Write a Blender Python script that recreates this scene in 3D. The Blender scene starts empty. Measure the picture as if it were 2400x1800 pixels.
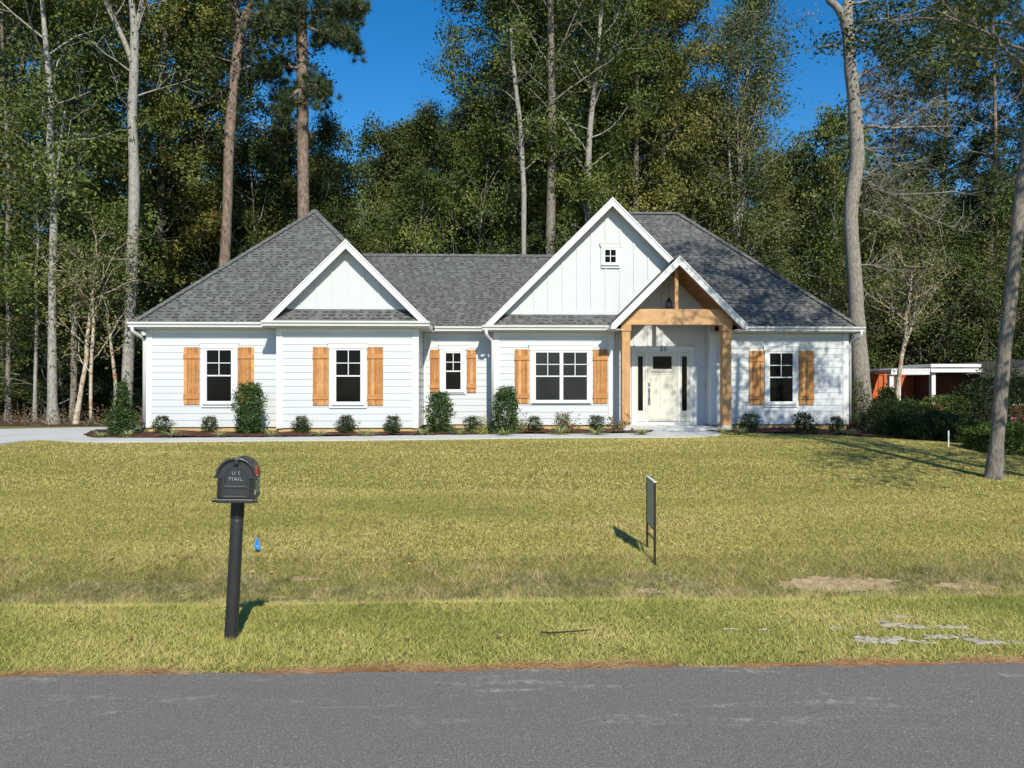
import bpy, math, random
import numpy as np
from mathutils import Vector, Matrix
random.seed(7); np.random.seed(7)
R = math.radians
scene = bpy.context.scene
col = scene.collection
TH = R(2.0)                      # the street and the house stand 2 degrees off the view axis
CT, ST = math.cos(TH), math.sin(TH)
FPX, CX, CY, EYE = 1750.0, 1200.0, 905.0, 1.65

# ------------------------------------------------------------------ helpers
def on_plane(px, py, v):         # where the sight line meets the house plane v -> (u, z)
    t = (px - CX) / FPX; Y = v / (CT - t * ST); X = t * Y
    return X * CT + Y * ST, EYE - (py - CY) / FPX * Y
def U(px, v): return on_plane(px, 0, v)[0]
def Z(px, py, v): return on_plane(px, py, v)[1]
def at(px, py, D):               # point at distance D
    return Vector(((px - CX) / FPX * D, D, EYE - (py - CY) / FPX * D))
def uv2w(u, v): return (u * CT - v * ST, u * ST + v * CT)

def smooth(a, b, x):
    t = np.clip((x - a) / (b - a), 0, 1); return t * t * (3 - 2 * t)
PV = [-60, 4.30, 4.42, 6.3, 6.65, 7.0, 7.4, 8.1, 12.0, 16.8, 400]
PZ = [-.03, -.03, -.005, -.17, -.32, -.41, -.40, -.19, .09, .40, .40]
def ground(X, Y):
    X = np.asarray(X, float); Y = np.asarray(Y, float)
    v = -X * ST + Y * CT
    z = np.interp(v, PV, PZ)
    z = z + .012 * np.sin(X * 1.3 + 1) * np.sin(v * 1.1) * smooth(5, 7, v) * (1 - smooth(15, 16.5, v))
    z = z - .045 * np.clip(X - 8.3, 0, 12) * smooth(8, 12, v)
    return z
def gz(X, Y): return float(ground(X, Y))

def tag(o, label=None, cat=None, group=None, kind=None):
    if label: o['label'] = label
    if cat: o['category'] = cat
    if group: o['group'] = group
    if kind: o['kind'] = kind
    return o
def empty(name, loc=(0, 0, 0), rz=0):
    o = bpy.data.objects.new(name, None); col.objects.link(o)
    o.location = loc; o.rotation_euler = (0, 0, rz); o.empty_display_size = .2
    return o
def link(name, me, mat, parent=None, loc=None):
    o = bpy.data.objects.new(name, me); col.objects.link(o)
    if mat is not None and len(me.materials) == 0: me.materials.append(mat)
    if parent is not None: o.parent = parent
    if loc is not None: o.location = loc
    return o

class MB:
    """collects shapes for ONE mesh"""
    def __init__(s, off=(0, 0, 0)): s.v = []; s.f = []; s.uv = []; s.off = off; s.sm = False
    def add(s, vs, fs, uv=None):
        n = len(s.v); s.v += [(a[0] - s.off[0], a[1] - s.off[1], a[2] - s.off[2]) for a in vs]
        s.f += [tuple(i + n for i in f) for f in fs]
        s.uv += uv if uv else [None] * len(fs)
    def box(s, x0, x1, y0, y1, z0, z1):
        if x1 < x0: x0, x1 = x1, x0
        if y1 < y0: y0, y1 = y1, y0
        if z1 < z0: z0, z1 = z1, z0
        s.add([(x0, y0, z0), (x1, y0, z0), (x1, y1, z0), (x0, y1, z0), (x0, y0, z1), (x1, y0, z1), (x1, y1, z1), (x0, y1, z1)],
              [(0, 3, 2, 1), (4, 5, 6, 7), (0, 1, 5, 4), (1, 2, 6, 5), (2, 3, 7, 6), (3, 0, 4, 7)])
        return s
    def prism(s, poly, y0, y1):       # poly in (x, z), extruded along y
        n = len(poly)
        a = sum(poly[i][0] * poly[(i + 1) % n][1] - poly[(i + 1) % n][0] * poly[i][1] for i in range(n))
        if a < 0: poly = poly[::-1]
        vs = [(p[0], y0, p[1]) for p in poly] + [(p[0], y1, p[1]) for p in poly]
        fs = [tuple(range(n)), tuple(range(2 * n - 1, n - 1, -1))]
        fs += [(i, i + n, (i + 1) % n + n, (i + 1) % n) for i in range(n)]
        s.add(vs, fs); return s
    def sweep(s, prof, x0, x1):       # profile in (y, z), extruded along x
        n = len(prof)
        vs = [(x0, p[0], p[1]) for p in prof] + [(x1, p[0], p[1]) for p in prof]
        fs = [tuple(range(n))[::-1], tuple(range(n, 2 * n))]
        fs += [(i, (i + 1) % n, (i + 1) % n + n, i + n) for i in range(n)]
        s.add(vs, fs); return s
    def bar(s, a, b, w, h):           # box bar from a to b
        a = Vector(a); b = Vector(b); d = (b - a).normalized()
        up = Vector((0, 0, 1)) if abs(d.z) < .95 else Vector((0, 1, 0))
        r = d.cross(up).normalized(); q = r.cross(d)
        vs = [tuple(p + r * i * w / 2 + q * j * h / 2) for p in (a, b) for i, j in ((-1, -1), (1, -1), (1, 1), (-1, 1))]
        s.add(vs, [(0, 1, 2, 3), (7, 6, 5, 4), (0, 4, 5, 1), (1, 5, 6, 2), (2, 6, 7, 3), (3, 7, 4, 0)]); return s
    def tube(s, pts, rs, k=8, cap=True):
        pts = [Vector(p) for p in pts]; n0 = []; fs = []
        if not hasattr(rs, '__len__'): rs = [rs] * len(pts)
        ref = None
        for i, p in enumerate(pts):
            d = (pts[min(i + 1, len(pts) - 1)] - pts[max(i - 1, 0)]).normalized()
            if ref is None: ref = d.orthogonal().normalized()
            ref = (ref - d * ref.dot(d)).normalized(); b = d.cross(ref)
            for j in range(k):
                t = 2 * math.pi * j / k
                n0.append(tuple(p + (ref * math.cos(t) + b * math.sin(t)) * rs[i]))
        for i in range(len(pts) - 1):
            for j in range(k):
                j2 = (j + 1) % k; fs.append((i * k + j, i * k + j2, (i + 1) * k + j2, (i + 1) * k + j))
        if cap: fs += [tuple(range(k))[::-1], tuple(range((len(pts) - 1) * k, len(pts) * k))]
        s.add(n0, fs); return s
    def mesh(s, name):
        me = bpy.data.meshes.new(name); me.from_pydata(s.v, [], s.f)
        if any(u is not None for u in s.uv):
            l = me.uv_layers.new(name='UVMap'); k = 0
            for f, u in zip(s.f, s.uv):
                for j in range(len(f)):
                    l.data[k].uv = u[j] if u else (0, 0); k += 1
        if s.sm: me.polygons.foreach_set('use_smooth', [True] * len(me.polygons))
        me.update(); return me
    def build(s, name, mat, parent=None, loc=None, bevel=0, smooth=False):
        s.sm = s.sm or smooth
        o = link(name, s.mesh(name), mat, parent, loc)
        if bevel:
            m = o.modifiers.new('bevel', 'BEVEL'); m.width = bevel; m.segments = 2; m.limit_method = 'ANGLE'
        return o

def np_mesh(name, verts, k, attrs=None):
    """verts (N*k,3): N polygons with k own corners each; attrs: dict of per-polygon floats"""
    n = len(verts) // k
    me = bpy.data.meshes.new(name)
    me.vertices.add(n * k); me.vertices.foreach_set('co', np.ascontiguousarray(verts, np.float32).ravel())
    me.loops.add(n * k); me.loops.foreach_set('vertex_index', np.arange(n * k, dtype=np.int32))
    me.polygons.add(n); me.polygons.foreach_set('loop_start', np.arange(0, n * k, k, dtype=np.int32))
    me.polygons.foreach_set('loop_total', np.full(n, k, np.int32))
    me.update()
    for a, d in (attrs or {}).items():
        at_ = me.attributes.new(a, 'FLOAT', 'FACE'); at_.data.foreach_set('value', np.ascontiguousarray(d, np.float32))
    return me

def text_mesh(body, size, ext, space=1.0):
    cu = bpy.data.curves.new('txt', 'FONT'); cu.body = body; cu.size = size; cu.extrude = ext
    cu.align_x = 'CENTER'; cu.align_y = 'CENTER'; cu.space_character = space
    o = bpy.data.objects.new('txt', cu); col.objects.link(o)
    bpy.context.view_layer.update()
    me = bpy.data.meshes.new_from_object(o.evaluated_get(bpy.context.evaluated_depsgraph_get()))
    bpy.data.objects.remove(o); bpy.data.curves.remove(cu)
    return me

# ------------------------------------------------------------------ materials
class NT:
    def __init__(s, name, rough=.6, spec=.5, metal=0):
        s.m = bpy.data.materials.new(name); s.m.use_nodes = True
        s.t = s.m.node_tree; s.b = s.t.nodes['Principled BSDF']
        s.b.inputs['Roughness'].default_value = rough; s.b.inputs['Metallic'].default_value = metal
        s.b.inputs['Specular IOR Level'].default_value = spec
    def n(s, typ, **kw):
        nd = s.t.nodes.new(typ)
        for k, v in kw.items():
            if k.startswith('i_'): nd.inputs[k[2:].replace('_', ' ')].default_value = v
            else: setattr(nd, k, v)
        return nd
    def l(s, a, b): s.t.links.new(a, b)
    def coord(s, which='Object'):
        if which == 'Pos': return s.n('ShaderNodeNewGeometry').outputs['Position']
        return s.n('ShaderNodeTexCoord').outputs[which]
    def mapped(s, src, scale=(1, 1, 1), loc=(0, 0, 0)):
        m = s.n('ShaderNodeMapping'); m.inputs['Scale'].default_value = scale; m.inputs['Location'].default_value = loc
        s.l(src, m.inputs['Vector']); return m.outputs[0]
    def noise(s, src, scale, detail=4, rough=.55, dist=0):
        nd = s.n('ShaderNodeTexNoise'); nd.inputs['Scale'].default_value = scale; nd.inputs['Detail'].default_value = detail
        nd.inputs['Roughness'].default_value = rough; nd.inputs['Distortion'].default_value = dist
        s.l(src, nd.inputs['Vector']); return nd.outputs['Fac']
    def ramp(s, fac, stops, interp='LINEAR'):
        r = s.n('ShaderNodeValToRGB'); r.color_ramp.interpolation = interp
        e = r.color_ramp.elements
        while len(e) < len(stops): e.new(.5)
        for i, (p, c) in enumerate(stops):
            e[i].position = p; e[i].color = (c, c, c, 1) if not hasattr(c, '__len__') else (*c, 1)
        s.l(fac, r.inputs[0]); return r.outputs[0]
    def mix(s, fac, a, b, mode='MIX'):
        m = s.n('ShaderNodeMix', data_type='RGBA', blend_type=mode)
        for inp, val in ((m.inputs[0], fac), (m.inputs[6], a), (m.inputs[7], b)):
            if hasattr(val, 'is_linked') or hasattr(val, 'links'): s.l(val, inp)
            elif hasattr(val, '__len__'): inp.default_value = (*val, 1)
            else: inp.default_value = val if inp == m.inputs[0] else (val, val, val, 1)
        return m.outputs[2]
    def math(s, op, a, b=None, c=None):
        m = s.n('ShaderNodeMath', operation=op)
        for i, val in enumerate((a, b, c)):
            if val is None: continue
            if hasattr(val, 'links'): s.l(val, m.inputs[i])
            else: m.inputs[i].default_value = val
        return m.outputs[0]
    def bump(s, h, strength=.3, dist=.01):
        b = s.n('ShaderNodeBump'); b.inputs['Strength'].default_value = strength; b.inputs['Distance'].default_value = dist
        s.l(h, b.inputs['Height']); s.l(b.outputs[0], s.b.inputs['Normal'])
    def col(s, c):
        if hasattr(c, 'links'): s.l(c, s.b.inputs['Base Color'])
        else: s.b.inputs['Base Color'].default_value = (*c, 1)
        return s
M = {}
def paint(name, c, rough=.45, var=.04, spec=.4, sc=3):
    t = NT(name, rough, spec); p = t.coord('Pos')
    f = t.noise(p, sc, 5)
    lo = tuple(x * (1 - var * 2) for x in c)
    t.col(t.ramp(f, [(.3, lo), (.65, c)])); t.bump(t.noise(p, 160, 3), .12, .002)
    M[name] = t.m
paint('siding_paint', (.555, .58, .595), .5, .02)
paint('trim_paint', (.66, .67, .665), .45, .015)
paint('gutter_paint', (.64, .645, .62), .3, .03, .5)
paint('door_paint', (.60, .58, .50), .35, .01)
paint('black_plastic', (.026, .027, .029), .42, .15, .5, 8)
paint('dark_metal', (.02, .02, .022), .35, .1)
paint('white_metal', (.75, .76, .74), .4, .05)
paint('sign_board', (.42, .42, .32), .5, .06)
paint('shaded_grey', (.06, .057, .05), .6, .05)  # neighbour's wall and roof: their shade is put into this dark base colour
paint('blue_plastic', (.02, .22, .75), .4, .05)
paint('red_plastic', (.55, .05, .03), .4, .1)
paint('pink_plastic', (.85, .25, .5), .4, .1)
paint('letter_paint', (.24, .32, .36), .6, .3, .3, 60)
t = NT('nickel', .28, .5, 1.0); t.col((.35, .34, .33)); M['nickel'] = t.m
t = NT('window_glass', .04, .12); t.b.inputs['IOR'].default_value = 1.35
p = t.coord('Pos'); t.col(t.ramp(t.noise(p, 1.3, 3), [(.35, (.0035, .004, .0045)), (.7, (.009, .010, .011))]))
t.bump(t.noise(p, .8, 1), .03, .05); M['glass'] = t.m
t = NT('screen_glass', .3, .3); t.col(t.ramp(t.noise(t.coord('Pos'), 1.3, 3), [(.35, (.014, .015, .015)), (.7, (.026, .027, .027))])); M['screen'] = t.m
t = NT('smoked_glass', .08, .5); t.b.inputs['Transmission Weight'].default_value = .85; t.col((.35, .35, .36)); M['smoked'] = t.m
t = NT('bulb_glass', .2, .5); t.col((.8, .6, .3)); M['bulb'] = t.m

def wood(name, a, b, knot, board=.0, axis='Z', grainscale=1.0):
    t = NT(name, .6, .25); o = t.coord('Object')
    s = {'Z': (14, 14, 1.0), 'X': (1.0, 14, 14), 'Y': (14, 1.0, 14)}[axis]
    m = t.mapped(o, tuple(x * grainscale for x in s))
    g = t.noise(m, 2.2, 8, .65, 1.2)
    big = t.noise(o, 5.0, 2)
    c = t.ramp(g, [(.30, a), (.5, tuple((x + y) / 2 for x, y in zip(a, b))), (.68, b)])
    if board:                      # each board its own tone
        sep = t.n('ShaderNodeSeparateXYZ'); t.l(o, sep.inputs[0])
        oi = t.n('ShaderNodeObjectInfo')
        k = t.math('FLOOR', t.math('DIVIDE', sep.outputs[0], board))
        w = t.n('ShaderNodeTexWhiteNoise', noise_dimensions='1D'); t.l(t.math('ADD', k, t.math('MULTIPLY', oi.outputs['Random'], 91.0)), w.inputs['W'])
        c = t.mix(t.ramp(w.outputs['Value'], [(.0, 0), (.75, .25), (.85, .75), (1, .9)]), c, tuple(min(1, x * q) for x, q in zip(b, (1.25, 1.5, 1.9))))
    c = t.mix(t.ramp(big, [(.35, .35), (.65, 0)]), c, tuple(x * .72 for x in a))
    v = t.n('ShaderNodeTexVoronoi'); v.inputs['Scale'].default_value = 1
    t.l(t.mapped(o, {'Z': (9, 9, 5), 'X': (5, 9, 9), 'Y': (9, 5, 9)}[axis]), v.inputs['Vector'])
    ks = t.ramp(v.outputs['Distance'], [(.06, 1), (.16, 0)])
    c = t.mix(ks, c, knot)
    t.col(c); t.bump(g, .25, .004); M[name] = t.m
wood('shutter_cedar', (.27, .095, .026), (.56, .27, .09), (.12, .04, .012), board=.088)
wood('shutter_batten', (.40, .17, .055), (.58, .29, .105), (.19, .06, .02), axis='X')
wood('post_cedar', (.42, .22, .09), (.63, .38, .18), (.20, .075, .03))
wood('beam_cedar', (.46, .26, .12), (.66, .42, .22), (.22, .09, .035), axis='X')
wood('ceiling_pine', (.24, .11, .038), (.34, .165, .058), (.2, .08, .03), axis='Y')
wood('fence_wood', (.50, .105, .03), (.64, .16, .05), (.35, .07, .02))

# shingles: rows and tabs from the UVs (metres along the eave, metres up the slope)
def shingle_mat():
    t = NT('shingle', .9, .15); uv = t.coord('UV')
    sep = t.n('ShaderNodeSeparateXYZ'); t.l(uv, sep.inputs[0]); x, y = sep.outputs[0], sep.outputs[1]
    H = .120
    yr = t.math('DIVIDE', y, H); row = t.math('FLOOR', yr); fy = t.math('FRACT', yr)
    def wn(a, b):
        c = t.n('ShaderNodeCombineXYZ')
        for i, q in enumerate((a, b)):
            if hasattr(q, 'links'): t.l(q, c.inputs[i])
            else: c.inputs[i].default_value = q
        w = t.n('ShaderNodeTexWhiteNoise', noise_dimensions='2D'); t.l(c.outputs[0], w.inputs['Vector']); return w.outputs['Value']
    rr = wn(row, 3.3)
    xs = t.math('ADD', t.math('DIVIDE', x, .118), t.math('MULTIPLY', rr, 7.0))
    # warp so the tabs differ in width
    xw = t.math('ADD', xs, t.math('MULTIPLY', t.math('SINE', t.math('ADD', t.math('MULTIPLY', xs, 2.1), t.math('MULTIPLY', row, 1.7))), .28))
    cell = t.math('FLOOR', xw); fx = t.math('FRACT', xw)
    rnd = wn(cell, row); rnd2 = wn(row, cell)
    base = t.ramp(rnd, [(0, (.108, .106, .102)), (.35, (.130, .131, .128)), (.7, (.148, .151, .148)), (1, (.178, .182, .178))])
    odd = t.math('LESS_THAN', t.math('ABSOLUTE', t.math('SUBTRACT', t.math('MODULO', t.math('ABSOLUTE', t.math('ADD', cell, 4000.0)), 2.0), 1.0)), .5)
    # band of darker granules under every second tab, and thin line everywhere
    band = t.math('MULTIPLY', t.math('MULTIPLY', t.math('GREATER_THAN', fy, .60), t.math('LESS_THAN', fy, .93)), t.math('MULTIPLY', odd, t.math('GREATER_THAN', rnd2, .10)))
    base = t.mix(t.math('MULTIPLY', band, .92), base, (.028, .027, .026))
    line = t.math('LESS_THAN', fy, .09)
    base = t.mix(t.math('MULTIPLY', line, .35), base, (.055, .054, .052))
    gr = t.noise(uv, 150, 2); base = t.mix(.35, base, t.ramp(gr, [(.3, .06), (.7, .42)]), 'OVERLAY')
    lg = t.noise(uv, .9, 3); base = t.mix(t.ramp(lg, [(.35, .08), (.65, 0)]), base, (.07, .07, .068))
    t.col(base)
    h = t.math('ADD', t.math('MULTIPLY', fy, -.6), t.math('MULTIPLY', gr, .25))
    t.bump(h, .5, .008); M['shingle'] = t.m
shingle_mat()
paint('cap_shingle', (.155, .158, .155), .9, .25, .1, 8)

def mottled(name, stops, sc, rough=.9, spec=.2, bumpsc=60, bs=.5, bd=.01, detail=8):
    t = NT(name, rough, spec); p = t.coord('Pos')
    t.col(t.ramp(t.noise(p, sc, detail, .7), stops)); t.bump(t.noise(p, bumpsc, 6, .7), bs, bd); M[name] = t.m
mottled('foundation', [(.3, (.40, .28, .12)), (.7, (.55, .40, .20))], 6)
mottled('mulch', [(.3, (.035, .014, .010)), (.5, (.085, .035, .024)), (.72, (.16, .08, .055))], 30, bumpsc=45, bs=1, bd=.04)
mottled('litter', [(.3, (.03, .018, .010)), (.5, (.09, .05, .028)), (.72, (.20, .12, .07))], 9, bumpsc=30, bs=1, bd=.05)
mottled('rust_rock', [(.3, (.05, .03, .03)), (.7, (.2, .12, .1))], 9)

# concrete with joints and stains
t = NT('concrete', .8, .3); p = t.coord('Pos')
c = t.ramp(t.noise(p, 1.2, 8, .65), [(.3, (.46, .46, .44)), (.7, (.60, .60, .58))])
c = t.mix(t.ramp(t.noise(p, 120, 3), [(.35, .25), (.6, 0)]), c, (.35, .35, .33)); t.col(c); t.bump(t.noise(p, 90, 5), .2, .004); M['concrete'] = t.m

# asphalt: aggregate, worn tracks, sandy scuffs, a few tar spots
t = NT('asphalt', .85, .25); p = t.coord('Pos')
agg = t.n('ShaderNodeTexVoronoi'); agg.inputs['Scale'].default_value = 230; t.l(p, agg.inputs['Vector'])
sc = t.n('ShaderNodeSeparateColor'); t.l(agg.outputs['Color'], sc.inputs[0])
c = t.ramp(sc.outputs[0], [(0, (.108, .100, .089)), (.45, (.170, .158, .141)), (.85, (.225, .209, .187)), (.97, (.29, .27, .245)), (1, (.46, .45, .44))])
fine = t.noise(p, 300, 3, .7); c = t.mix(.5, c, t.ramp(fine, [(.3, .28), (.7, .72)]), 'OVERLAY')
big = t.noise(t.mapped(p, (.35, 1.6, 1)), .9, 5, .6)
c = t.mix(t.ramp(big, [(.35, .30), (.62, 0)]), c, (.15, .138, .122))
s1 = t.noise(t.mapped(p, (.8, 5.5, 1), (3, 0, 0)), 1.1, 9, .72, .4); s2 = t.noise(p, 14, 4, .8)
scuff = t.math('MULTIPLY', t.ramp(s1, [(.53, 0), (.62, 1)]), t.ramp(s2, [(.45, 0), (.62, 1)]))
sepp = t.n('ShaderNodeSeparateXYZ'); t.l(p, sepp.inputs[0])
near = t.ramp(t.math('SUBTRACT', sepp.outputs[1], 3.4), [(0, .0), (.35, .75), (1, .8)])
c = t.mix(t.math('MULTIPLY', scuff, near), c, (.40, .385, .31))
v = t.n('ShaderNodeTexVoronoi'); v.inputs['Scale'].default_value = .9; t.l(t.mapped(p, (1, 1, 1), (.37, .1, 0)), v.inputs['Vector'])
c = t.mix(t.ramp(v.outputs['Distance'], [(.035, .85), (.05, 0)]), c, (.03, .03, .032))
t.col(c); t.bump(t.math('ADD', agg.outputs['Distance'], t.math('MULTIPLY', fine, .6)), .55, .006); M['asphalt'] = t.m

# soil under the lawn
t = NT('lawn_soil', .95, .1); p = t.coord('Pos')
c = t.ramp(t.noise(p, 40, 8, .7), [(.3, (.08, .085, .02)), (.5, (.20, .19, .05)), (.72, (.36, .30, .11))])
c = t.mix(t.ramp(t.noise(p, .6, 4), [(.4, 0), (.65, .5)]), c, (.22, .18, .07))
t.col(c); t.bump(t.noise(p, 50, 6, .7), 1, .03); M['lawn_soil'] = t.m
mottled('ditch_soil', [(.3, (.06, .06, .022)), (.5, (.16, .145, .06)), (.7, (.34, .28, .15))], 12, bumpsc=35, bs=1, bd=.03)
mottled('sand', [(.38, (.26, .22, .15)), (.60, (.68, .62, .52))], 25, bumpsc=60, bs=.6, bd=.015)
mottled('dirt', [(.3, (.22, .15, .08)), (.5, (.36, .27, .16)), (.7, (.50, .40, .27))], 14, bumpsc=40, bs=.8, bd=.02)

def blade_mat(name, dark, mid, yellow, brown, amt=.5, trans=.25, bigscale=.55, obj=False, aniso=None):
    """grass and leaves: per-blade tone 'rnd', colour patches by place"""
    t = NT(name, .6, .25)
    a = t.n('ShaderNodeAttribute', attribute_name='rnd').outputs['Fac']
    p = t.coord('Pos')
    big = t.noise(t.mapped(p, aniso) if aniso else p, bigscale, 5, .6)
    q = t.math('ADD', t.math('MULTIPLY', a, .56), t.math('MULTIPLY', t.ramp(big, [(.33, 0), (.67, 1)]), .44))
    if obj:
        q = t.math('ADD', q, t.math('MULTIPLY', t.math('SUBTRACT', t.n('ShaderNodeObjectInfo').outputs['Random'], .5), .22))
    c = t.ramp(q, [(.1, dark), (.42, mid), (.72, yellow), (.95, brown)])
    t.col(c)
    out = t.t.nodes['Material Output']
    tr = t.n('ShaderNodeBsdfTranslucent'); t.l(t.mix(1, c, (1.0, 1.0, .5), 'MULTIPLY'), tr.inputs[0])
    ms = t.n('ShaderNodeMixShader'); ms.inputs[0].default_value = trans
    t.l(t.b.outputs[0], ms.inputs[1]); t.l(tr.outputs[0], ms.inputs[2]); t.l(ms.outputs[0], out.inputs[0])
    M[name] = t.m
blade_mat('lawn_blades', (.23, .24, .05), (.43, .385, .10), (.64, .52, .18), (.76, .59, .30), .5, .14, aniso=(.35, 1.5, 1))
blade_mat('verge_blades', (.10, .13, .026), (.29, .31, .06), (.56, .49, .16), (.68, .54, .26), .5, .14)
blade_mat('rough_blades', (.07, .08, .022), (.23, .21, .065), (.52, .42, .19), (.68, .53, .31), .5, .15, 2.0)
blade_mat('leaf_forest', (.028, .048, .010), (.072, .105, .020), (.175, .20, .042), (.26, .21, .06), .5, .10, .25, True)
blade_mat('leaf_green', (.016, .034, .009), (.055, .088, .016), (.14, .170, .034), (.22, .22, .06), .5, .10, .25, True)
blade_mat('leaf_olive', (.045, .060, .016), (.125, .140, .030), (.25, .22, .055), (.36, .22, .08), .5, .14, .25, True)
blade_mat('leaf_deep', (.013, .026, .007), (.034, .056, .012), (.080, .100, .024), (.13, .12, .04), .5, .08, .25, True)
blade_mat('leaf_wispy', (.035, .058, .018), (.095, .125, .035), (.18, .19, .06), (.26, .17, .08), .5, .2, .3, True)
blade_mat('leaf_pine', (.022, .045, .018), (.045, .075, .028), (.085, .11, .035), (.12, .11, .04), .5, .12, .3, True)
blade_mat('leaf_holly', (.018, .045, .012), (.035, .075, .018), (.07, .12, .03), (.13, .17, .05), .5, .08, 3)
blade_mat('leaf_box', (.014, .028, .008), (.034, .055, .015), (.07, .095, .026), (.13, .13, .04), .5, .12, 3)
blade_mat('leaf_rose', (.06, .09, .03), (.12, .14, .04), (.24, .16, .07), (.35, .10, .06), .5, .15, 3)
blade_mat('leaf_yellow', (.10, .15, .03), (.22, .26, .05), (.36, .36, .08), (.45, .36, .1), .5, .2, 3)
blade_mat('petal', (.65, .05, .10), (.75, .10, .16), (.85, .25, .3), (.9, .4, .45), .5, .2, 3)
blade_mat('petal_pale', (.7, .35, .5), (.8, .5, .6), (.85, .6, .7), (.9, .8, .85), .5, .2, 3)
blade_mat('liriope_blade', (.13, .19, .06), (.30, .34, .13), (.55, .55, .30), (.68, .66, .42), .5, .15, 3)
blade_mat('hedge_leaf', (.03, .06, .012), (.07, .12, .02), (.14, .19, .03), (.20, .22, .05), .5, .15, 1)
blade_mat('straw', (.30, .13, .06), (.54, .28, .13), (.70, .42, .22), (.76, .54, .33), .5, .1, 3)
blade_mat('brush_leaf', (.08, .05, .02), (.14, .10, .04), (.20, .13, .06), (.26, .16, .08), .5, .15, 3)

def bark(name, a, b, c3, sx=9, sz=2.0, bs=.9, patch=None):
    t = NT(name, .9, .15); p = t.coord('Pos')
    m = t.mapped(p, (sx, sx, sz)); g = t.noise(m, 1.6, 9, .72, .6)
    c = t.ramp(g, [(.30, a), (.5, b), (.70, c3)])
    if patch:
        c = t.mix(t.ramp(t.noise(p, 3.2, 5, .6), [(.52, 0), (.60, .75)]), c, patch)
    t.col(c); t.bump(g, bs, .03); M[name] = t.m
bark('bark_pale', (.10, .092, .078), (.29, .275, .245), (.45, .435, .40), 12, 4)
bark('bark_grey', (.045, .040, .035), (.20, .175, .145), (.38, .34, .285), 22, 3.5)
bark('bark_oak', (.055, .048, .04), (.26, .235, .20), (.48, .44, .38), 26, 5)
bark('bark_pine', (.05, .034, .026), (.19, .14, .11), (.36, .29, .24), 7, 2.4, 1)
bark('bark_dark', (.012, .010, .008), (.04, .034, .028), (.09, .075, .06), 10, 2)
bark('bark_spotted', (.16, .10, .06), (.46, .40, .31), (.62, .58, .50), 6, 9, .5, (.34, .15, .07))
bark('twig', (.10, .085, .065), (.22, .19, .15), (.36, .32, .27), 10, 10, .3)
# ------------------------------------------------------------------ the house
vLB, vLW, vC, vRB, vM, vD = 19.75, 20.27, 21.45, 21.0, 21.2, 21.75
ZB, ZE, OV = .557, 3.33, .29            # siding base, roof edge, overhang
HO = (0, 21.2, .40)
hx, hy = uv2w(0, 21.2)
house = empty('house', (hx, hy, .40), TH)
tag(house, 'white single-storey house with grey shingle hip roofs, cedar shutters and timber gable porch', 'house')
def HB(): return MB(HO)
uL = U(345, vLW); uLW1 = U(650.5, vLB); uLBr = U(979, vLB)
uRBl = U(1158.6, vRB); uRBr = U(1437, vRB); uMR = U(1986, vM)
uE0 = U(1472, vM); uE1 = U(1667, vM)     # entry recess in the main wall
vBack = 29.6
NV = 15
def lap(mb, a, b, z0, z1, exp=.182, t=.0125, back=.10):
    """lap siding from a to b (u,v), seen with a on the left; real overlapping boards on a wall core"""
    ax, ay = a; bx, by = b; L = math.hypot(bx - ax, by - ay); dx, dy = (bx - ax) / L, (by - ay) / L
    nx, ny = dy, -dx                      # outward
    P = lambda s, o, z: (ax + dx * s + nx * o, ay + dy * s + ny * o, z)
    z = z0
    while z < z1 - .005:
        ze = min(z + exp, z1)
        o0, o1 = t + .004, .004
        mb.add([P(0, o0, z), P(L, o0, z), P(L, o1, ze), P(0, o1, ze), P(0, -.01, z), P(L, -.01, z)], [(0, 1, 2, 3), (4, 5, 1, 0)])
        z = ze
    mb.add([P(0, 0, z0 - .005), P(L, 0, z0 - .005), P(L, 0, z1), P(0, 0, z1), P(0, -back, z0 - .005), P(L, -back, z0 - .005), P(L, -back, z1), P(0, -back, z1)],
           [(0, 1, 2, 3), (5, 4, 7, 6), (1, 5, 6, 2), (4, 0, 3, 7), (3, 2, 6, 7), (4, 5, 1, 0)])
segs = [((uL, vBack), (uL, vLW)), ((uL, vLW), (uLW1, vLW)), ((uLW1, vLW), (uLW1, vLB)), ((uLW1, vLB), (uLBr, vLB)),
        ((uLBr, vLB), (uLBr, vC)), ((uLBr, vC), (uRBl, vC)), ((uRBl, vC), (uRBl, vRB)), ((uRBl, vRB), (uRBr, vRB)),
        ((uRBr, vRB), (uRBr, vM)), ((uRBr, vM), (uE0, vM)), ((uE0, vM), (uE0, vD)), ((uE1, vD), (uE1, vM)),
        ((uE1, vM), (uMR, vM)), ((uMR, vM), (uMR, vBack)), ((uMR, vBack), (uL, vBack))]
for i, (a, b) in enumerate(segs):
    mb = HB(); zt = 3.24 if i not in (10, 11) else 3.75
    lap(mb, a, b, ZB, zt); mb.build('wall', M['siding_paint'], house)
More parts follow.
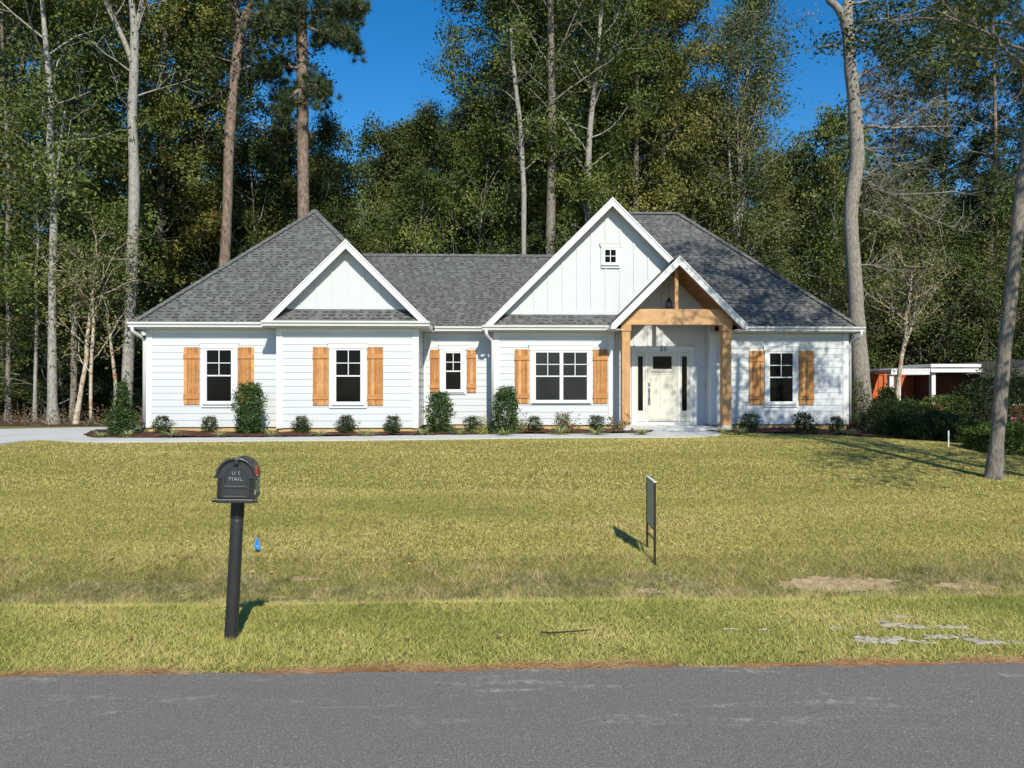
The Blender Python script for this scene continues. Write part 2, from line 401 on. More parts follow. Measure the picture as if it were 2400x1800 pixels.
# foundation under the siding
mb = HB()
for a, b in segs:
    mb = HB()
    if a[0] != b[0] and a[1] == b[1] and a[1] < 25:
        mb.box(a[0] + .02, b[0] - .02, a[1] + .03, a[1] + .16, .30, ZB - .008)
    elif a[0] == b[0]:
        s = 1 if a[0] in (uL, uLW1, uRBl, uE1) else -1
        mb.box(a[0] + .03 * s, a[0] + .16 * s, min(a[1], b[1]) + .17, max(a[1], b[1]), .30, ZB - .008)
    if mb.v: mb.build('foundation', M['foundation'], house)
mb = HB(); mb.box(uL + .1, uLBr - .1, vLW + .25, vBack - .1, .42, 3.2); mb.box(uLBr - .1, uRBl + .1, vC + .2, vBack - .1, .42, 3.2)
mb.box(uRBl + .1, uE0 - .2, vM + .2, vBack - .1, .42, 3.2); mb.box(uE1 + .2, uMR - .1, vM + .2, vBack - .1, .42, 3.2)
mb.build('interior', M['dark_metal'], house)
# corner boards
mb = HB(); W = .135
def corner(u, v, sl, sr, z1=3.19, z0=ZB - .004):
    mb.box(u - .024 if sl < 0 else u + .024, u + W * (-sl), v - .026, v + .0, z0, z1)
for u, v, s in ((uL, vLW, -1), (uLW1, vLB, -1), (uLBr, vLB, 1), (uRBl, vRB, -1), (uRBr, vRB, 1), (uE1, vM, -1), (uMR, vM, 1)):
    mb = HB(); mb.box(u + .024 * s, u - W * s, v - .028, v + .01, ZB - .01, 3.19)
    mb.box(u + .026 * s, u - .001 * s, v - .030, v + W, ZB - .012, 3.192); mb.build('corner_board', M['trim_paint'], house)
for q in ((uE0 - .12, uE0 + .024, vM - .028, vM + .01, ZB - .01, 3.5), (uLBr + .02, uLBr + .09, vC - .05, vC - .0, ZB - .01, 3.19), (uLW1 - .09, uLW1 - .02, vLW - .05, vLW, ZB - .01, 3.19), (uRBl - .09, uRBl - .02, vC - .05, vC, ZB - .01, 3.19)):
    mb = HB(); mb.box(*q); mb.build('corner_board', M['trim_paint'], house)
# frieze boards under the soffits
mb = HB()
for a, b in (((uL, vLW), (uLW1, vLW)), ((uLW1, vLB), (uLBr, vLB)), ((uLBr, vC), (uRBl, vC)), ((uRBl, vRB), (uRBr, vRB)), ((uE1 + .15, vM), (uMR, vM))):
    mb = HB(); mb.box(a[0] + .03, b[0] - .03, a[1] - .022, a[1], 3.07, 3.186); mb.build('frieze_board', M['trim_paint'], house)

# ------------------------------------------------ roofs
uL0, uR0 = uL - OV, uLBr + OV
vFL = vLW - OV; hwL = (uR0 - uL0) / 2; ucL = (uL0 + uR0) / 2
hb = (uLBr - uLW1) / 2 + OV; ucb = uR0 - hb; vfb = vLB - OV - .03
vFR = vM - OV; uGL = uRBl - OV; ugc = U(1435.5, vRB - OV); hg = ugc - uGL; uGR = ugc + hg; vfg = vRB - OV - .03
uM0 = uMR + OV; hm = 4.2
vP = 20.08; upc = U(1593, vP); hp = uGR - upc; uPL = upc - hp
vFC = vC - OV; pc, wc = .78, 3.37
def roofmesh(faces):
    mb = HB()
    for pts, d in faces:                  # d: eave direction
        d = Vector(d).normalized(); P = [Vector(p) for p in pts]
        n = (P[1] - P[0]).cross(P[2] - P[0]).normalized()
        if n.z < 0: P = P[::-1]; n = -n
        up = n.cross(d).normalized()
        if up.z < 0: up = -up
        uv = [((p).dot(d), (p - Vector((0, 0, ZE))).dot(up) - (P[0] * 0).dot(up)) for p in P]
        base = min(q[1] for q in uv); uv = [(a, b - base) for a, b in uv]
        mb.add([tuple(p) for p in P], [tuple(range(len(P)))], [uv])
    return mb
X_, Y_ = (1, 0, 0), (0, 1, 0)
z_ = lambda r: ZE + r
roofs = []
vBL = vBack + OV
roofs.append([([(uL0, vFL, ZE), (uR0, vFL, ZE), (ucL, vFL + hwL, z_(hwL))], X_),
    ([(uL0, vFL, ZE), (ucL, vFL + hwL, z_(hwL)), (ucL, vBL - hwL, z_(hwL)), (uL0, vBL, ZE)], Y_),
    ([(uR0, vFL, ZE), (uR0, vBL, ZE), (ucL, vBL - hwL, z_(hwL)), (ucL, vFL + hwL, z_(hwL))], Y_),
    ([(uL0, vBL, ZE), (ucL, vBL - hwL, z_(hwL)), (uR0, vBL, ZE)], X_)])
roofs.append([([(ucb - hb, vfb, ZE), (ucb, vfb, z_(hb)), (ucb, vFL + hb, z_(hb)), (ucb - hb, vFL, ZE)], Y_),
    ([(ucb, vfb, z_(hb)), (ucb + hb, vfb, ZE), (ucb + hb, vFL, ZE), (ucb, vFL + hb, z_(hb))], Y_)])
roofs.append([([(uR0 - 2.55, vFC, ZE), (uGL + 2.55, vFC, ZE), (uGL + 2.55, vFC + wc, ZE + pc * wc), (uR0 - 2.55, vFC + wc, ZE + pc * wc)], X_),
    ([(uR0 - 2.55, vFC + 2 * wc, ZE), (uGL + 2.55, vFC + 2 * wc, ZE), (uGL + 2.55, vFC + wc, ZE + pc * wc), (uR0 - 2.55, vFC + wc, ZE + pc * wc)], X_)])
vfm = vFR + hm; vbm = vFR + 2 * hm
roofs.append([([(uGR, vFR, ZE), (uM0, vFR, ZE), (uM0 - hm, vfm, z_(hm)), (uGL + hm, vfm, z_(hm)), (ugc, vFR + hg, z_(hg))], X_),
    ([(uM0, vFR, ZE), (uM0, vbm, ZE), (uM0 - hm, vfm, z_(hm))], Y_),
    ([(uGL, vFR, ZE), (uGL + hm, vfm, z_(hm)), (uGL, vbm, ZE)], Y_),
    ([(uGL, vbm, ZE), (uGL + hm, vfm, z_(hm)), (uM0 - hm, vfm, z_(hm)), (uM0, vbm, ZE)], X_)])
roofs.append([([(uGL, vfg, ZE), (ugc, vfg, z_(hg)), (ugc, vFR + hg, z_(hg)), (uGL, vFR, ZE)], Y_),
    ([(ugc, vfg, z_(hg)), (upc, vfg, z_(hp)), (upc, vFR + hp, z_(hp)), (ugc, vFR + hg, z_(hg))], Y_)])
roofs.append([([(upc, vP, z_(hp)), (uGR, vP, ZE), (uGR, vFR, ZE), (upc, vFR + hp, z_(hp))], Y_),
    ([(uPL, vP, ZE), (upc, vP, z_(hp)), (upc, vRB - .01, z_(hp)), (uPL, vRB - .01, ZE)], Y_)])
for fs in roofs:
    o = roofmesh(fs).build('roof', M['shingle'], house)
    s = o.modifiers.new('thick', 'SOLIDIFY'); s.thickness = .035; s.offset = -1
# ridge and hip caps: overlapping cap shingles
def caps(mb, a, b, w=.14):
    a = Vector(a); b = Vector(b); L = (b - a).length; d = (b - a) / L
    s = d.cross(Vector((0, 0, 1))).normalized(); n = s.cross(d)
    if n.z < 0: n = -n
    k = int(L / .2)
    drop = w * (.70 if abs(d.z) < .1 else .48)
    for i in range(k):
        p0 = a + d * (i * L / k); p1 = a + d * ((i + 1) * L / k + .03)
        h0, h1 = .026, .012
        vs = [p0 + s * w - Vector((0, 0, drop)) + n * h0, p0 + n * (h0 + .004), p0 - s * w - Vector((0, 0, drop)) + n * h0,
              p1 + s * w - Vector((0, 0, drop)) + n * h1, p1 + n * (h1 + .004), p1 - s * w - Vector((0, 0, drop)) + n * h1]
        low = [v - n * .02 for v in vs[:3]]
        mb.add([tuple(v) for v in vs + low], [(0, 1, 4, 3), (1, 2, 5, 4), (6, 7, 1, 0), (7, 8, 2, 1)])
def cap1(a, b):
    mb = HB(); caps(mb, a, b); mb.build('ridge_cap', M['cap_shingle'], house)
pk = (ucL, vFL + hwL, z_(hwL))
cap1((uL0, vFL, ZE), pk); cap1((uR0 - .05, vFL + .05, ZE + .05), pk); cap1(pk, (ucL, vBL - hwL, z_(hwL)))
cap1((uR0 - 2.5, vFC + wc, ZE + pc * wc), (uGL + 2.5, vFC + wc, ZE + pc * wc))
cap1((uM0, vFR, ZE), (uM0 - hm, vfm, z_(hm))); cap1((uM0 - hm, vfm, z_(hm)), (uGL + hm, vfm, z_(hm)))
cap1((ucb, vfb + .02, z_(hb)), (ucb, vFL + hb, z_(hb))); cap1((ugc, vfg + .02, z_(hg)), (ugc, vFR + hg, z_(hg)))
cap1((upc, vP + .02, z_(hp)), (upc, vfg, z_(hp)))

# skirt roofs across the foot of the two gables
def skirt(u0, u1, vw):
    v0 = vw - OV - .02
    return [([(u0, v0, ZE + .004), (u1, v0, ZE + .004), (u1, vw + .01, ZE + .004 + (vw + .01 - v0) * .36 / (OV + .02)), (u0, vw + .01, ZE + .004 + (vw + .01 - v0) * .36 / (OV + .02))], X_)]
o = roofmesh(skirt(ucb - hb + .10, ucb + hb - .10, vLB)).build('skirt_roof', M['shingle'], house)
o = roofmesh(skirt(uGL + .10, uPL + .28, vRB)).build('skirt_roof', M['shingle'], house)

# soffits
def soff(u0, u1, v0, v1): mb = HB(); mb.box(u0, u1, v0, v1, 3.19, 3.205); mb.build('soffit', M['trim_paint'], house)
soff(uL0, uLW1, vFL, vLW + .02); soff(uL0, uL + .02, vLW + .02, vBack + OV); soff(uLW1 - OV, uR0, vLB - OV, vLB + .02)
soff(uLW1 - OV, uLW1 + .02, vLB + .02, vFL - .001); soff(uLBr - .02, uR0, vLB + .02, vC + .02); soff(uR0, uGL, vFC, vC + .02)
soff(uGL, uRBr + .1, vRB - OV, vRB + .02); soff(uGL, uRBl + .02, vRB + .02, vC + .02); soff(uE1 - .1 + .45, uM0, vFR, vM + .02); soff(uMR - .02, uM0, vM + .02, vBack)
# gutters + fascia
def gutter(u0, u1, v, ends=True):
    mb = HB(); e = v - OV
    prof = [(e, 3.335), (e, 3.205), (e - .055, 3.205), (e - .062, 3.255), (e - .10, 3.285), (e - .105, 3.335), (e - .092, 3.335), (e - .085, 3.30), (e - .02, 3.30)]
    mb.sweep(prof, u0, u1); mb.box(u0 + .01, u1 - .01, e, e + .02, 3.17, 3.325)
    x = u0 + .4
    return mb.build('gutter', M['gutter_paint'], house)
gutter(uL0 - .06, uLW1 - OV + .02, vLW); gutter(uLW1 - OV - .03, uR0 + .05, vLB); gutter(uR0 + .06, uGL - .06, vC)
gutter(uGL - .05, uPL + .09, vRB); gutter(uGR + .12, uM0 + .06, vM)
def fasc(*q): mb = HB(); mb.box(*q); mb.build('fascia', M['gutter_paint'], house)
fasc(uR0, uR0 + .02, vLB - OV + .025, vFC - .005, 3.17, 3.325); fasc(uL0 - .02, uL0, vFL + .025, vBL, 3.17, 3.325); fasc(uM0, uM0 + .02, vFR + .025, vBL, 3.17, 3.325)
fasc(uLW1 - OV - .001, uLW1 - OV + .02, vLB - OV + .025, vFL, 3.17, 3.315); fasc(uGL - .02, uGL, vRB - OV + .025, vFC, 3.17, 3.325)

# ------------------------------------------------ gables
def gable(uc, h, vf, vw, zfoot, rw=.235, name='rake_board', cut=None):
    """rake boards, soffit of the rake, board and batten wall"""
    mb = HB()
    za = ZE + h + .0
    for s in (-1, 1):
        if cut and s > 0: uend, zend = cut, za - (cut - uc)
        else: uend, zend = uc + s * h, ZE
        P = [(uc, za), (uend, zend), (uend, zend - rw), (uc, za - rw)]
        if not (cut and s > 0):           # plumb cut, flat foot on the gutter
            P = [(uc, za), (uend, ZE), (uend - s * rw * .98, ZE + .004), (uc, za - rw)]
        mb.prism(P, vf, vf + .035)
        q = .045                          # shadow moulding along the top
        P = [(uc, za + .004), (uend, zend + .004), (uend, zend - q), (uc, za - q)] if (cut and s > 0) else [(uc, za + .004), (uend, ZE + .004), (uend - s * q, ZE + .004), (uc, za - q)]
        mb.prism(P, vf - .018, vf - .001)
    mb.build('rake_board', M['trim_paint'], house)
    mb = HB()
    for s in (-1, 1):
        uend, zend = (cut, za - (cut - uc)) if (cut and s > 0) else (uc + s * (h - .1), ZE + .1)
        P = [(uc, za - .055), (uend, zend - .055), (uend, zend - .075), (uc, za - .075)]
        mb.prism(P, vf + .036, vw)
    mb.build('rake_soffit', M['trim_paint'], house)
gable(ucb, hb, vfb, vLB, ZE); gable(ugc, hg, vfg, vRB, ZE, cut=upc - .02)
# gable walls
mb = HB(); zs = ZE + .355
a = hb - .12
mb.prism([(ucb - (a - (zs - ZE) + 0), zs - .02), (ucb + (a - (zs - ZE)), zs - .02), (ucb, ZE + a)], vLB, vLB + .08)
def battens(uc, hh, v, zb, step, n, w=.05, skip=None, bottom=None):
    for i in range(-n, n + 1):
        u = uc + i * step
        zt = ZE + hh - abs(u - uc) - .14
        z0 = zb + .10 if not bottom else max(zb + .10, bottom(u))
        if zt - z0 < .15: continue
        rng = [(z0, zt)]
        if skip and skip[0] < u < skip[1]: rng = [(z0, skip[2]), (skip[3], zt)]
        for p, q in rng: mb.box(u - w / 2, u + w / 2, v - .019, v, p, q)
    return mb
mb = battens(ucb, a, vLB, zs - .02, .405, 5)
mb.box(ucb - (a - (zs - ZE)) + .08, ucb + (a - (zs - ZE)) - .08, vLB - .022, vLB, zs - .02, zs + .085)
for s in (-1, 1):
    mb.prism([(ucb, ZE + a), (ucb + s * (a - .36), zs), (ucb + s * (a - .36 - .13), zs), (ucb, ZE + a - .13)], vLB - .024, vLB - .001)
mb.build('gable_wall', M['siding_paint'], house)
ag = hg - .12
por = lambda u: ZE + hp - abs(u - upc)    # top of the porch roof
mb = HB()
uI = upc - (0)                            # gable wall cut along the porch roof
pts = [(ugc - (ag - .335), zs - .02), (uPL + .40, zs - .02), (upc, ZE + hp + .0), (upc - .0, ZE + ag - (upc - ugc) - .001), (ugc, ZE + ag)]
mb.add([], [])
def cutwall(v0, v1):
    lft = ugc - (ag - .335)
    k1 = uPL + (zs - .02 - ZE)            # where the porch roof crosses the foot of the wall
    kz = ZE + hp - .12
    ku = upc - .06
    poly = [(lft, zs - .02), (k1 - .02, zs - .02), (ku, ZE + (ku - uPL) - .02), (ku, ZE + ag - (ku - ugc)), (ugc, ZE + ag)]
    mb.prism(poly, v0, v1)
cutwall(vRB, vRB + .08)
gw0, gz1 = on_plane(1405, 568, vRB); gw1, gz0 = on_plane(1459, 629, vRB)
mb = battens(ugc - .14, ag + .0, vRB, zs - .02, .405, 9, skip=(gw0, gw1, gz0, gz1), bottom=lambda u: (por(u) + .16) if u > uPL else 0)
mb.box(ugc - (ag - .36) + .05, uPL + .3, vRB - .022, vRB, zs - .02, zs + .095)
for s in (-1,):
    mb.prism([(ugc, ZE + ag), (ugc - (ag - .36), zs), (ugc - (ag - .36 - .14), zs), (ugc, ZE + ag - .14)], vRB - .024, vRB - .001)
mb.prism([(ugc, ZE + ag), (upc - .05, ZE + ag - (upc - .05 - ugc)), (upc - .05, ZE + ag - (upc - .05 - ugc) - .14), (ugc, ZE + ag - .14)], vRB - .024, vRB - .001)
u1_ = uPL + .36
mb.prism([(u1_, por(u1_) + .01), (upc - .35, por(upc - .35) + .01), (upc - .35, por(upc - .35) + .15), (u1_, por(u1_) + .15)], vRB - .023, vRB - .0005)
mb.build('gable_wall', M['siding_paint'], house)

# ------------------------------------------------ windows and shutters
def dh_window(gx0, gx1, gy0, gy1, tx0, tx1, ty0, ty1, v, units=1, grid=True, tiny=False):
    """double-hung windows given by their corners on the wall plane"""
    xm = (gx0 + gx1) / 2
    vf = v - .055
    u0, zt = on_plane(gx0, gy0, vf); u1, zb = on_plane(gx1, gy1, vf)
    a0, at_ = on_plane(tx0, ty0, vf); a1, ab = on_plane(tx1, ty1, vf)
    w = MB(HO)
    win = None
    # casing
    fr = HB(); c0 = .115 if not tiny else .09
    head = .15 if not tiny else .10
    ic = .055
    fr.box(a0 + .03, u0 - ic, v - .045, v + .01, ab, at_ - head); fr.box(u1 + ic, a1 - .03, v - .045, v + .01, ab, at_ - head)
    fr.box(a0 - .0, a1 + .0, v - .055, v + .01, at_ - head, at_ - .028); fr.box(a0 - .015, a1 + .015, v - .07, v + .01, at_ - .028, at_)
    fr.box(u0 - ic, u1 + ic, v - .05, v + .01, zt + ic, at_ - head); fr.box(u0 - ic, u1 + ic, v - .045, v + .01, ab, zb - ic - .03)
    fr.box(u0 - ic - .05, u1 + ic + .05, v - .085, v + .01, zb - ic - .035, zb - ic)
    base = fr.build('window', M['trim_paint'], house, bevel=.003)
    # vinyl frame around each unit
    span = u1 - u0; gap = .10 if units == 2 else 0
    uw = (span - gap) / units
    fm = HB(); mn = fm
    if units == 2: fm.box(u0 + uw + .03, u0 + uw + gap - .03, v - .048, v, zb - ic, zt + ic)
    for k in range(units):
        p0 = u0 + k * (uw + gap); p1 = p0 + uw
        e = ic if units == 1 else .03
        for q0, q1, r0, r1 in ((p0 - ic if k == 0 else p0 - .03, p0, zb - ic, zt + ic), (p1, p1 + ic if k == units - 1 else p1 + .03, zb - ic, zt + ic)):
            fm.box(q0, q1, v - .04, v, r0, r1)
        fm.box(p0, p1, v - .04, v, zt, zt + ic); fm.box(p0, p1, v - .036, v, zb - ic, zb)
        pn = HB(); pn.box(p0, p1, v - .024, v - .020, zb, zt); pn.build('pane', M['glass'] if units == 1 else M['screen'], base)
        if grid:
            zm = zb + (zt - zb) * (.5 if not tiny else 0)
            if not tiny:
                mn.box(p0 - .03, p1 + .03, v - .046, v - .0225, zm - .018, zm + .018)
            zmm = (zm + zt) / 2; g = .011
            mn.box((p0 + p1) / 2 - g, (p0 + p1) / 2 + g, v - .034, v - .0225, zm, zt); mn.box(p0, p1, v - .0335, v - .0227, zmm - g, zmm + g)
    fm.build('window_frame', M['trim_paint'], base)
    return base
dh_window(484, 541, 820.7, 940, 468.6, 559, 802.6, 954.5, vLW)
dh_window(787.5, 844.4, 820.6, 941.4, 769, 862, 802.8, 956.5, vLB)
dh_window(1044.8, 1079.5, 827.4, 912.5, 1028, 1095, 806.5, 924, vC)
dh_window(1256, 1376, 826, 937.4, 1240, 1390, 807.6, 946.6, vRB, units=2)
dh_window(1805, 1858.6, 828, 940.8, 1790.5, 1873, 810.4, 953.5, vM)
dh_window(1418.5, 1443.5, 585, 614.6, 1407, 1457, 569, 628, vRB, tiny=True)
def shutter(x0, x1, y0, y1, v):
    vf = v - .05
    u0, zt = on_plane(x0, y0, vf); u1, zb = on_plane(x1, y1, vf)
    mb = MB((u0, vf, zb)); n = 4 if u1 - u0 > .33 else 3; w = (u1 - u0) / n
    for k in range(n): mb.box(u0 + k * w + .0025, u0 + (k + 1) * w - .0025, v - .042, v - .016, zb + random.uniform(-.002, .002), zt)
    mb.box(u0 + .01, u1 - .01, v - .03, v - .01, zb + .01, zt - .01)
    o = mb.build('shutter', M['shutter_cedar'], house, (u0 - HO[0], vf - HO[1], zb - HO[2]), bevel=.003)
    H = zt - zb
    for q in (.10, .80): bt = MB((u0, vf, zb)); bt.box(u0 - .003, u1 + .003, v - .064, v - .0425, zb + H * q, zb + H * q + .125); bt.build('batten', M['shutter_batten'], o, bevel=.003)
shutter(429.9, 466.8, 813.5, 948.4, vLW); shutter(557.3, 594.4, 813.5, 948.4, vLW)
shutter(733, 770.2, 813, 950, vLB); shutter(861, 897.6, 813, 950, vLB)
shutter(1008, 1029.5, 819.7, 920, vC); shutter(1094.3, 1116, 819.7, 920, vC)
shutter(1206.8, 1240.5, 818.7, 945.9, vRB); shutter(1390.6, 1424.4, 818.7, 945.9, vRB)
shutter(1756.5, 1791.0, 821.8, 948.4, vM); shutter(1873.4, 1908, 821.8, 948.4, vM)

# ------------------------------------------------ downspouts
def spout(pts, r=.038, w=.085):
    mb = HB(); mb.tube(pts, w * .52, 8); return mb.build('downspout', M['gutter_paint'], house, smooth=True)
zf = .62
ul = uL - .09
spout([(uL0 + .05, vFL - .05, 3.21), (uL0 + .05, vFL - .05, 3.12), (uL0 + .12, vFL + .06, 3.02), (ul - .05, vLW - .02, 2.97), (ul, vLW + .03, 2.88), (ul, vLW + .03, zf)])
ur = uRBl - .05
spout([(uGL + .06, vRB - OV - .05, 3.21), (uGL + .06, vRB - OV - .05, 3.10), (uGL + .12, vRB - OV + .05, 3.0), (ur - .04, vRB - .08, 2.95), (ur, vRB - .07, 2.85), (ur, vRB - .07, zf)])
um = uMR + .09
spout([(uM0 - .05, vFR - .05, 3.21), (uM0 - .05, vFR - .05, 3.12), (uM0 - .1, vFR + .06, 3.02), (um + .04, vM - .02, 2.97), (um, vM + .03, 2.86), (um, vM + .03, zf)])
mb = HB(); mb.tube([(ul, vLW + .03, .68), (ul, vLW + .02, .56), (ul - .05, vLW - .12, .46), (ul - .30, vLW - .25, .43), (ul - .75, vLW - .2, .44), (ul - 1.3, vLW + .1, .43)], [.062, .066, .07, .07, .066, .066], 12)
mb.build('drain_hose', M['black_plastic'], house, smooth=True)
mb = HB(); mb.tube([(ur, vRB - .07, .68), (ur - .02, vRB - .10, .55), (ur - .12, vRB - .35, .47), (ur - .05, vRB - .75, .44)], [.062, .066, .07, .066], 12)
mb.build('drain_hose', M['black_plastic'], house, smooth=True)

# ------------------------------------------------ floodlights under the eaves
def flood(u, v, z):
    mb = HB(); mb.box(u - .05, u + .05, v, v + .03, z - .05, z + .05)
    for s in (-1, 1):
        c = Vector((u + s * .085, v - .10, z - .02)); d = Vector((s * .45, -.75, -.35)).normalized()
        mb.tube([(u + s * .02, v, z), c - d * .03], .014, 6)
        mb.tube([c - d * .05, c - d * .01, c + d * .05, c + d * .055], [.03, .052, .062, .052], 12)
    mb.build('floodlight', M['white_metal'], house)
flood(uL - .12, vLW - .03, 3.08); flood(uPL + .07, vRB - .46, 3.28)

# ------------------------------------------------ entry wall, door
uw0, uw1 = uE0 + .01, uE1 - .01
mb = HB(); tp = lambda u: ZE + hp - abs(u - upc) - .06
mb.prism([(uE0 - .02, .50), (uE1 + .02, .50), (uE1 + .02, tp(uE1 + .02)), (upc, tp(upc)), (uE0 - .02, tp(uE0 - .02))], vD, vD + .1)
zH = Z(1590, 620 + 762 / 3.95, vD); zS = Z(1590, 620 + 1450 / 3.95, vD)
cu0 = U(1480, vD); cu1 = U(1400 + 890 / 3.95, vD)
u = cu0 + .08
while u < uE1 - .03:
    mb.box(u - .025, u + .025, vD - .02, vD, zH + .02, tp(u) - .08); u += .41
mb.build('wall', M['siding_paint'], house)
X5 = lambda x: U(1400 + x / 3.95, vD); Z5 = lambda y: Z(1590, 620 + y / 3.95, vD)
mb = HB()
mb.box(X5(316) - .03, X5(892), vD - .04, vD, Z5(805), Z5(764)); mb.box(X5(312) - .05, X5(896), vD - .055, vD, Z5(764), Z5(758))
mb.box(X5(316), X5(352), vD - .035, vD, Z5(1490), Z5(805)); mb.box(X5(858), X5(888), vD - .035, vD, Z5(1490), Z5(805))
mb.box(X5(352), X5(858), vD - .05, vD, Z5(1492), Z5(1456))
mb.box(X5(890), X5(932), vD - .03, vD, Z5(1490), Z5(940))
for a_, b_ in ((443, 461), (743, 762), (352, 360), (850, 858)): mb.box(X5(a_), X5(b_), vD - .045, vD, Z5(1456), Z5(808))
mb.box(X5(352), X5(858), vD - .046, vD, Z5(814), Z5(805))
mb.build('door_casing', M['trim_paint'], house, bevel=.003)
mb = HB(); mb.box(X5(461), X5(743), vD - .028, vD, Z5(1450), Z5(814))
door = mb.build('door', M['door_paint'], house)
mb = HB()        # stiles, rails, shelf with dentils
def dv(x0, x1, y0, y1, d=.040): mb.box(X5(x0), X5(x1), vD - d, vD - .028, Z5(y1), Z5(y0))
dv(463, 508, 816, 1448); dv(690, 741, 816, 1448); dv(508, 690, 816, 848); dv(508, 690, 968, 1018); dv(508, 690, 1355, 1448); dv(580, 597, 1018, 1355)
mb.build('panel_moulding', M['door_paint'], door, bevel=.003)
mb = HB(); dv(498, 700, 984, 991, .075)
for x in (505, 565, 620, 680): dv(x, x + 14, 991, 1000, .065)
mb.build('door_shelf', M['door_paint'], door)
mb = HB(); dv(513, 685, 850, 966, .034); mb.build('door_glass', M['glass'], door)
for x0, x1, y0, y1 in ((360, 443, 816, 1450), (762, 850, 816, 1450)):
    mb = HB(); mb.box(X5(x0), X5(x1), vD - .026, vD, Z5(y1), Z5(y0)); sl = mb.build('sidelight', M['door_paint'], house)
    g0, g1 = (374, 420) if x0 < 400 else (779, 826)
    mb = HB(); mb.box(X5(g0), X5(g1), vD - .031, vD - .02, Z5(1352), Z5(850)); mb.build('sidelight_glass', M['glass'], sl)
    mb = HB()
    for q in ((g0 - 6, g0), (g1, g1 + 6)): mb.box(X5(q[0]), X5(q[1]), vD - .036, vD - .02, Z5(1358), Z5(844))
    mb.box(X5(g0), X5(g1), vD - .036, vD - .02, Z5(850), Z5(844)); mb.box(X5(g0), X5(g1), vD - .036, vD - .02, Z5(1358), Z5(1352))
    mb.build('sidelight_frame', M['door_paint'], sl)
mb = HB(); hxu = X5(477)
mb.box(hxu - .03, hxu + .03, vD - .055, vD - .04, Z5(1130), Z5(1095)); mb.box(hxu - .03, hxu + .03, vD - .055, vD - .04, Z5(1178), Z5(1143))
mb.box(hxu - .035, hxu + .035, vD - .055, vD - .04, Z5(1300), Z5(1245))
mb.tube([(hxu, vD - .05, Z5(1160)), (hxu, vD - .10, Z5(1185)), (hxu, vD - .115, Z5(1215)), (hxu, vD - .10, Z5(1250)), (hxu, vD - .05, Z5(1270))], [.014, .012, .013, .015, .018], 8)
mb.tube([(hxu, vD - .08, Z5(1112)), (hxu, vD - .045, Z5(1112))], .022, 12)
mb.build('door_handle', M['nickel'], door)
me = text_mesh('25', .20, .006, 1.2); me.transform(Matrix.Rotation(R(90), 4, 'X'))
num = link('house_number', me, M['dark_metal'], house, (X5(606) - HO[0], vD - .05 - HO[1], Z5(784) - HO[2]))
mb = HB(); mb.box(uE1 - .018, uE1 - .005, vM + .50, vM + .54, 1.62, 1.74); mb.build('doorbell', M['dark_metal'], house)

# ------------------------------------------------ porch
c0 = U(1458, 20.35); c1 = U(1477.5, 20.35); c2 = U(1694, 20.35); c3 = U(1714.5, 20.35)
vc0, vc1 = 20.36, 20.60
zc = 3.34
for a_, b_ in ((c0, c1), (c2, c3)):
    mb = MB((a_, vc0, .5)); mb.box(a_, b_, vc0, vc1, .47, 3.16); o = mb.build('column', M['post_cedar'], house, (a_ - HO[0], vc0 - HO[1], .5 - HO[2]), bevel=.006)
    mb = MB((a_, vc0, .5)); mb.box(a_ - .022, b_ + .022, vc0 - .022, vc1 + .022, 3.16, zc); mb.build('column_cap', M['post_cedar'], o, bevel=.004)
    mb = MB((a_, vc0, .5)); mb.box(a_ - .018, b_ + .018, vc0 - .018, vc1 + .018, .42, .56); mb.build('column_base', M['concrete'], o)
bo = ((c0 - HO[0]), vc0 - HO[1], zc - HO[2]); bO = (c0, vc0, zc)
def under(u, d=.16): return ZE + hp - abs(u - upc) - d
mb = MB(bO); zl = zc + .20; zu = zc + .43
mb.prism([(c0 - .03, zc), (c3 + .03, zc), (c3 + .03, under(c3 + .03) if under(c3 + .03) > zc + .03 else zc + .03), (upc + hp - .16 - (zl - ZE), zl), (upc - hp + .16 + (zl - ZE), zl), (c0 - .03, max(zc + .03, under(c0 - .03)))], vc0 - .01, vc1 + .01)
mb.build('beam', M['beam_cedar'], house, bo, bevel=.004)
mb = MB(bO)
mb.prism([(upc - hp + .165 + (zl - ZE), zl + .003), (upc + hp - .165 - (zl - ZE), zl + .003), (upc + hp - .165 - (zu - ZE), zu), (upc - hp + .165 + (zu - ZE), zu)], vc0, vc1)
mb.build('beam', M['beam_cedar'], house, bo, bevel=.004)
mb = HB(); mb.box(upc - .05, upc + .05, vc0 + .05, vc0 + .17, zu + .001, under(upc, .2)); mb.build('king_post', M['post_cedar'], house, bevel=.004)
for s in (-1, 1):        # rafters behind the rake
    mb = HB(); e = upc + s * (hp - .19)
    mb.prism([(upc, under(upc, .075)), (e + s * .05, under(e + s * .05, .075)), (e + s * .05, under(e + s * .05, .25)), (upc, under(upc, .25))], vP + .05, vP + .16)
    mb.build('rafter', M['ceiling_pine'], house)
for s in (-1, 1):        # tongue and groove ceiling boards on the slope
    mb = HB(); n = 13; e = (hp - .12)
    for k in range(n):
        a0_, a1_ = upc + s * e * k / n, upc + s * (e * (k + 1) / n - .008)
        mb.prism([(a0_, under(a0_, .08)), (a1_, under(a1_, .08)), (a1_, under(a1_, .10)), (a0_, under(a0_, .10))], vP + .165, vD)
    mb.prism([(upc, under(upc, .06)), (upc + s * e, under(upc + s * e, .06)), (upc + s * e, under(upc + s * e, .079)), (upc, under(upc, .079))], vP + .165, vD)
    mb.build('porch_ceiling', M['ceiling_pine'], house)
mb = HB()
za = ZE + hp
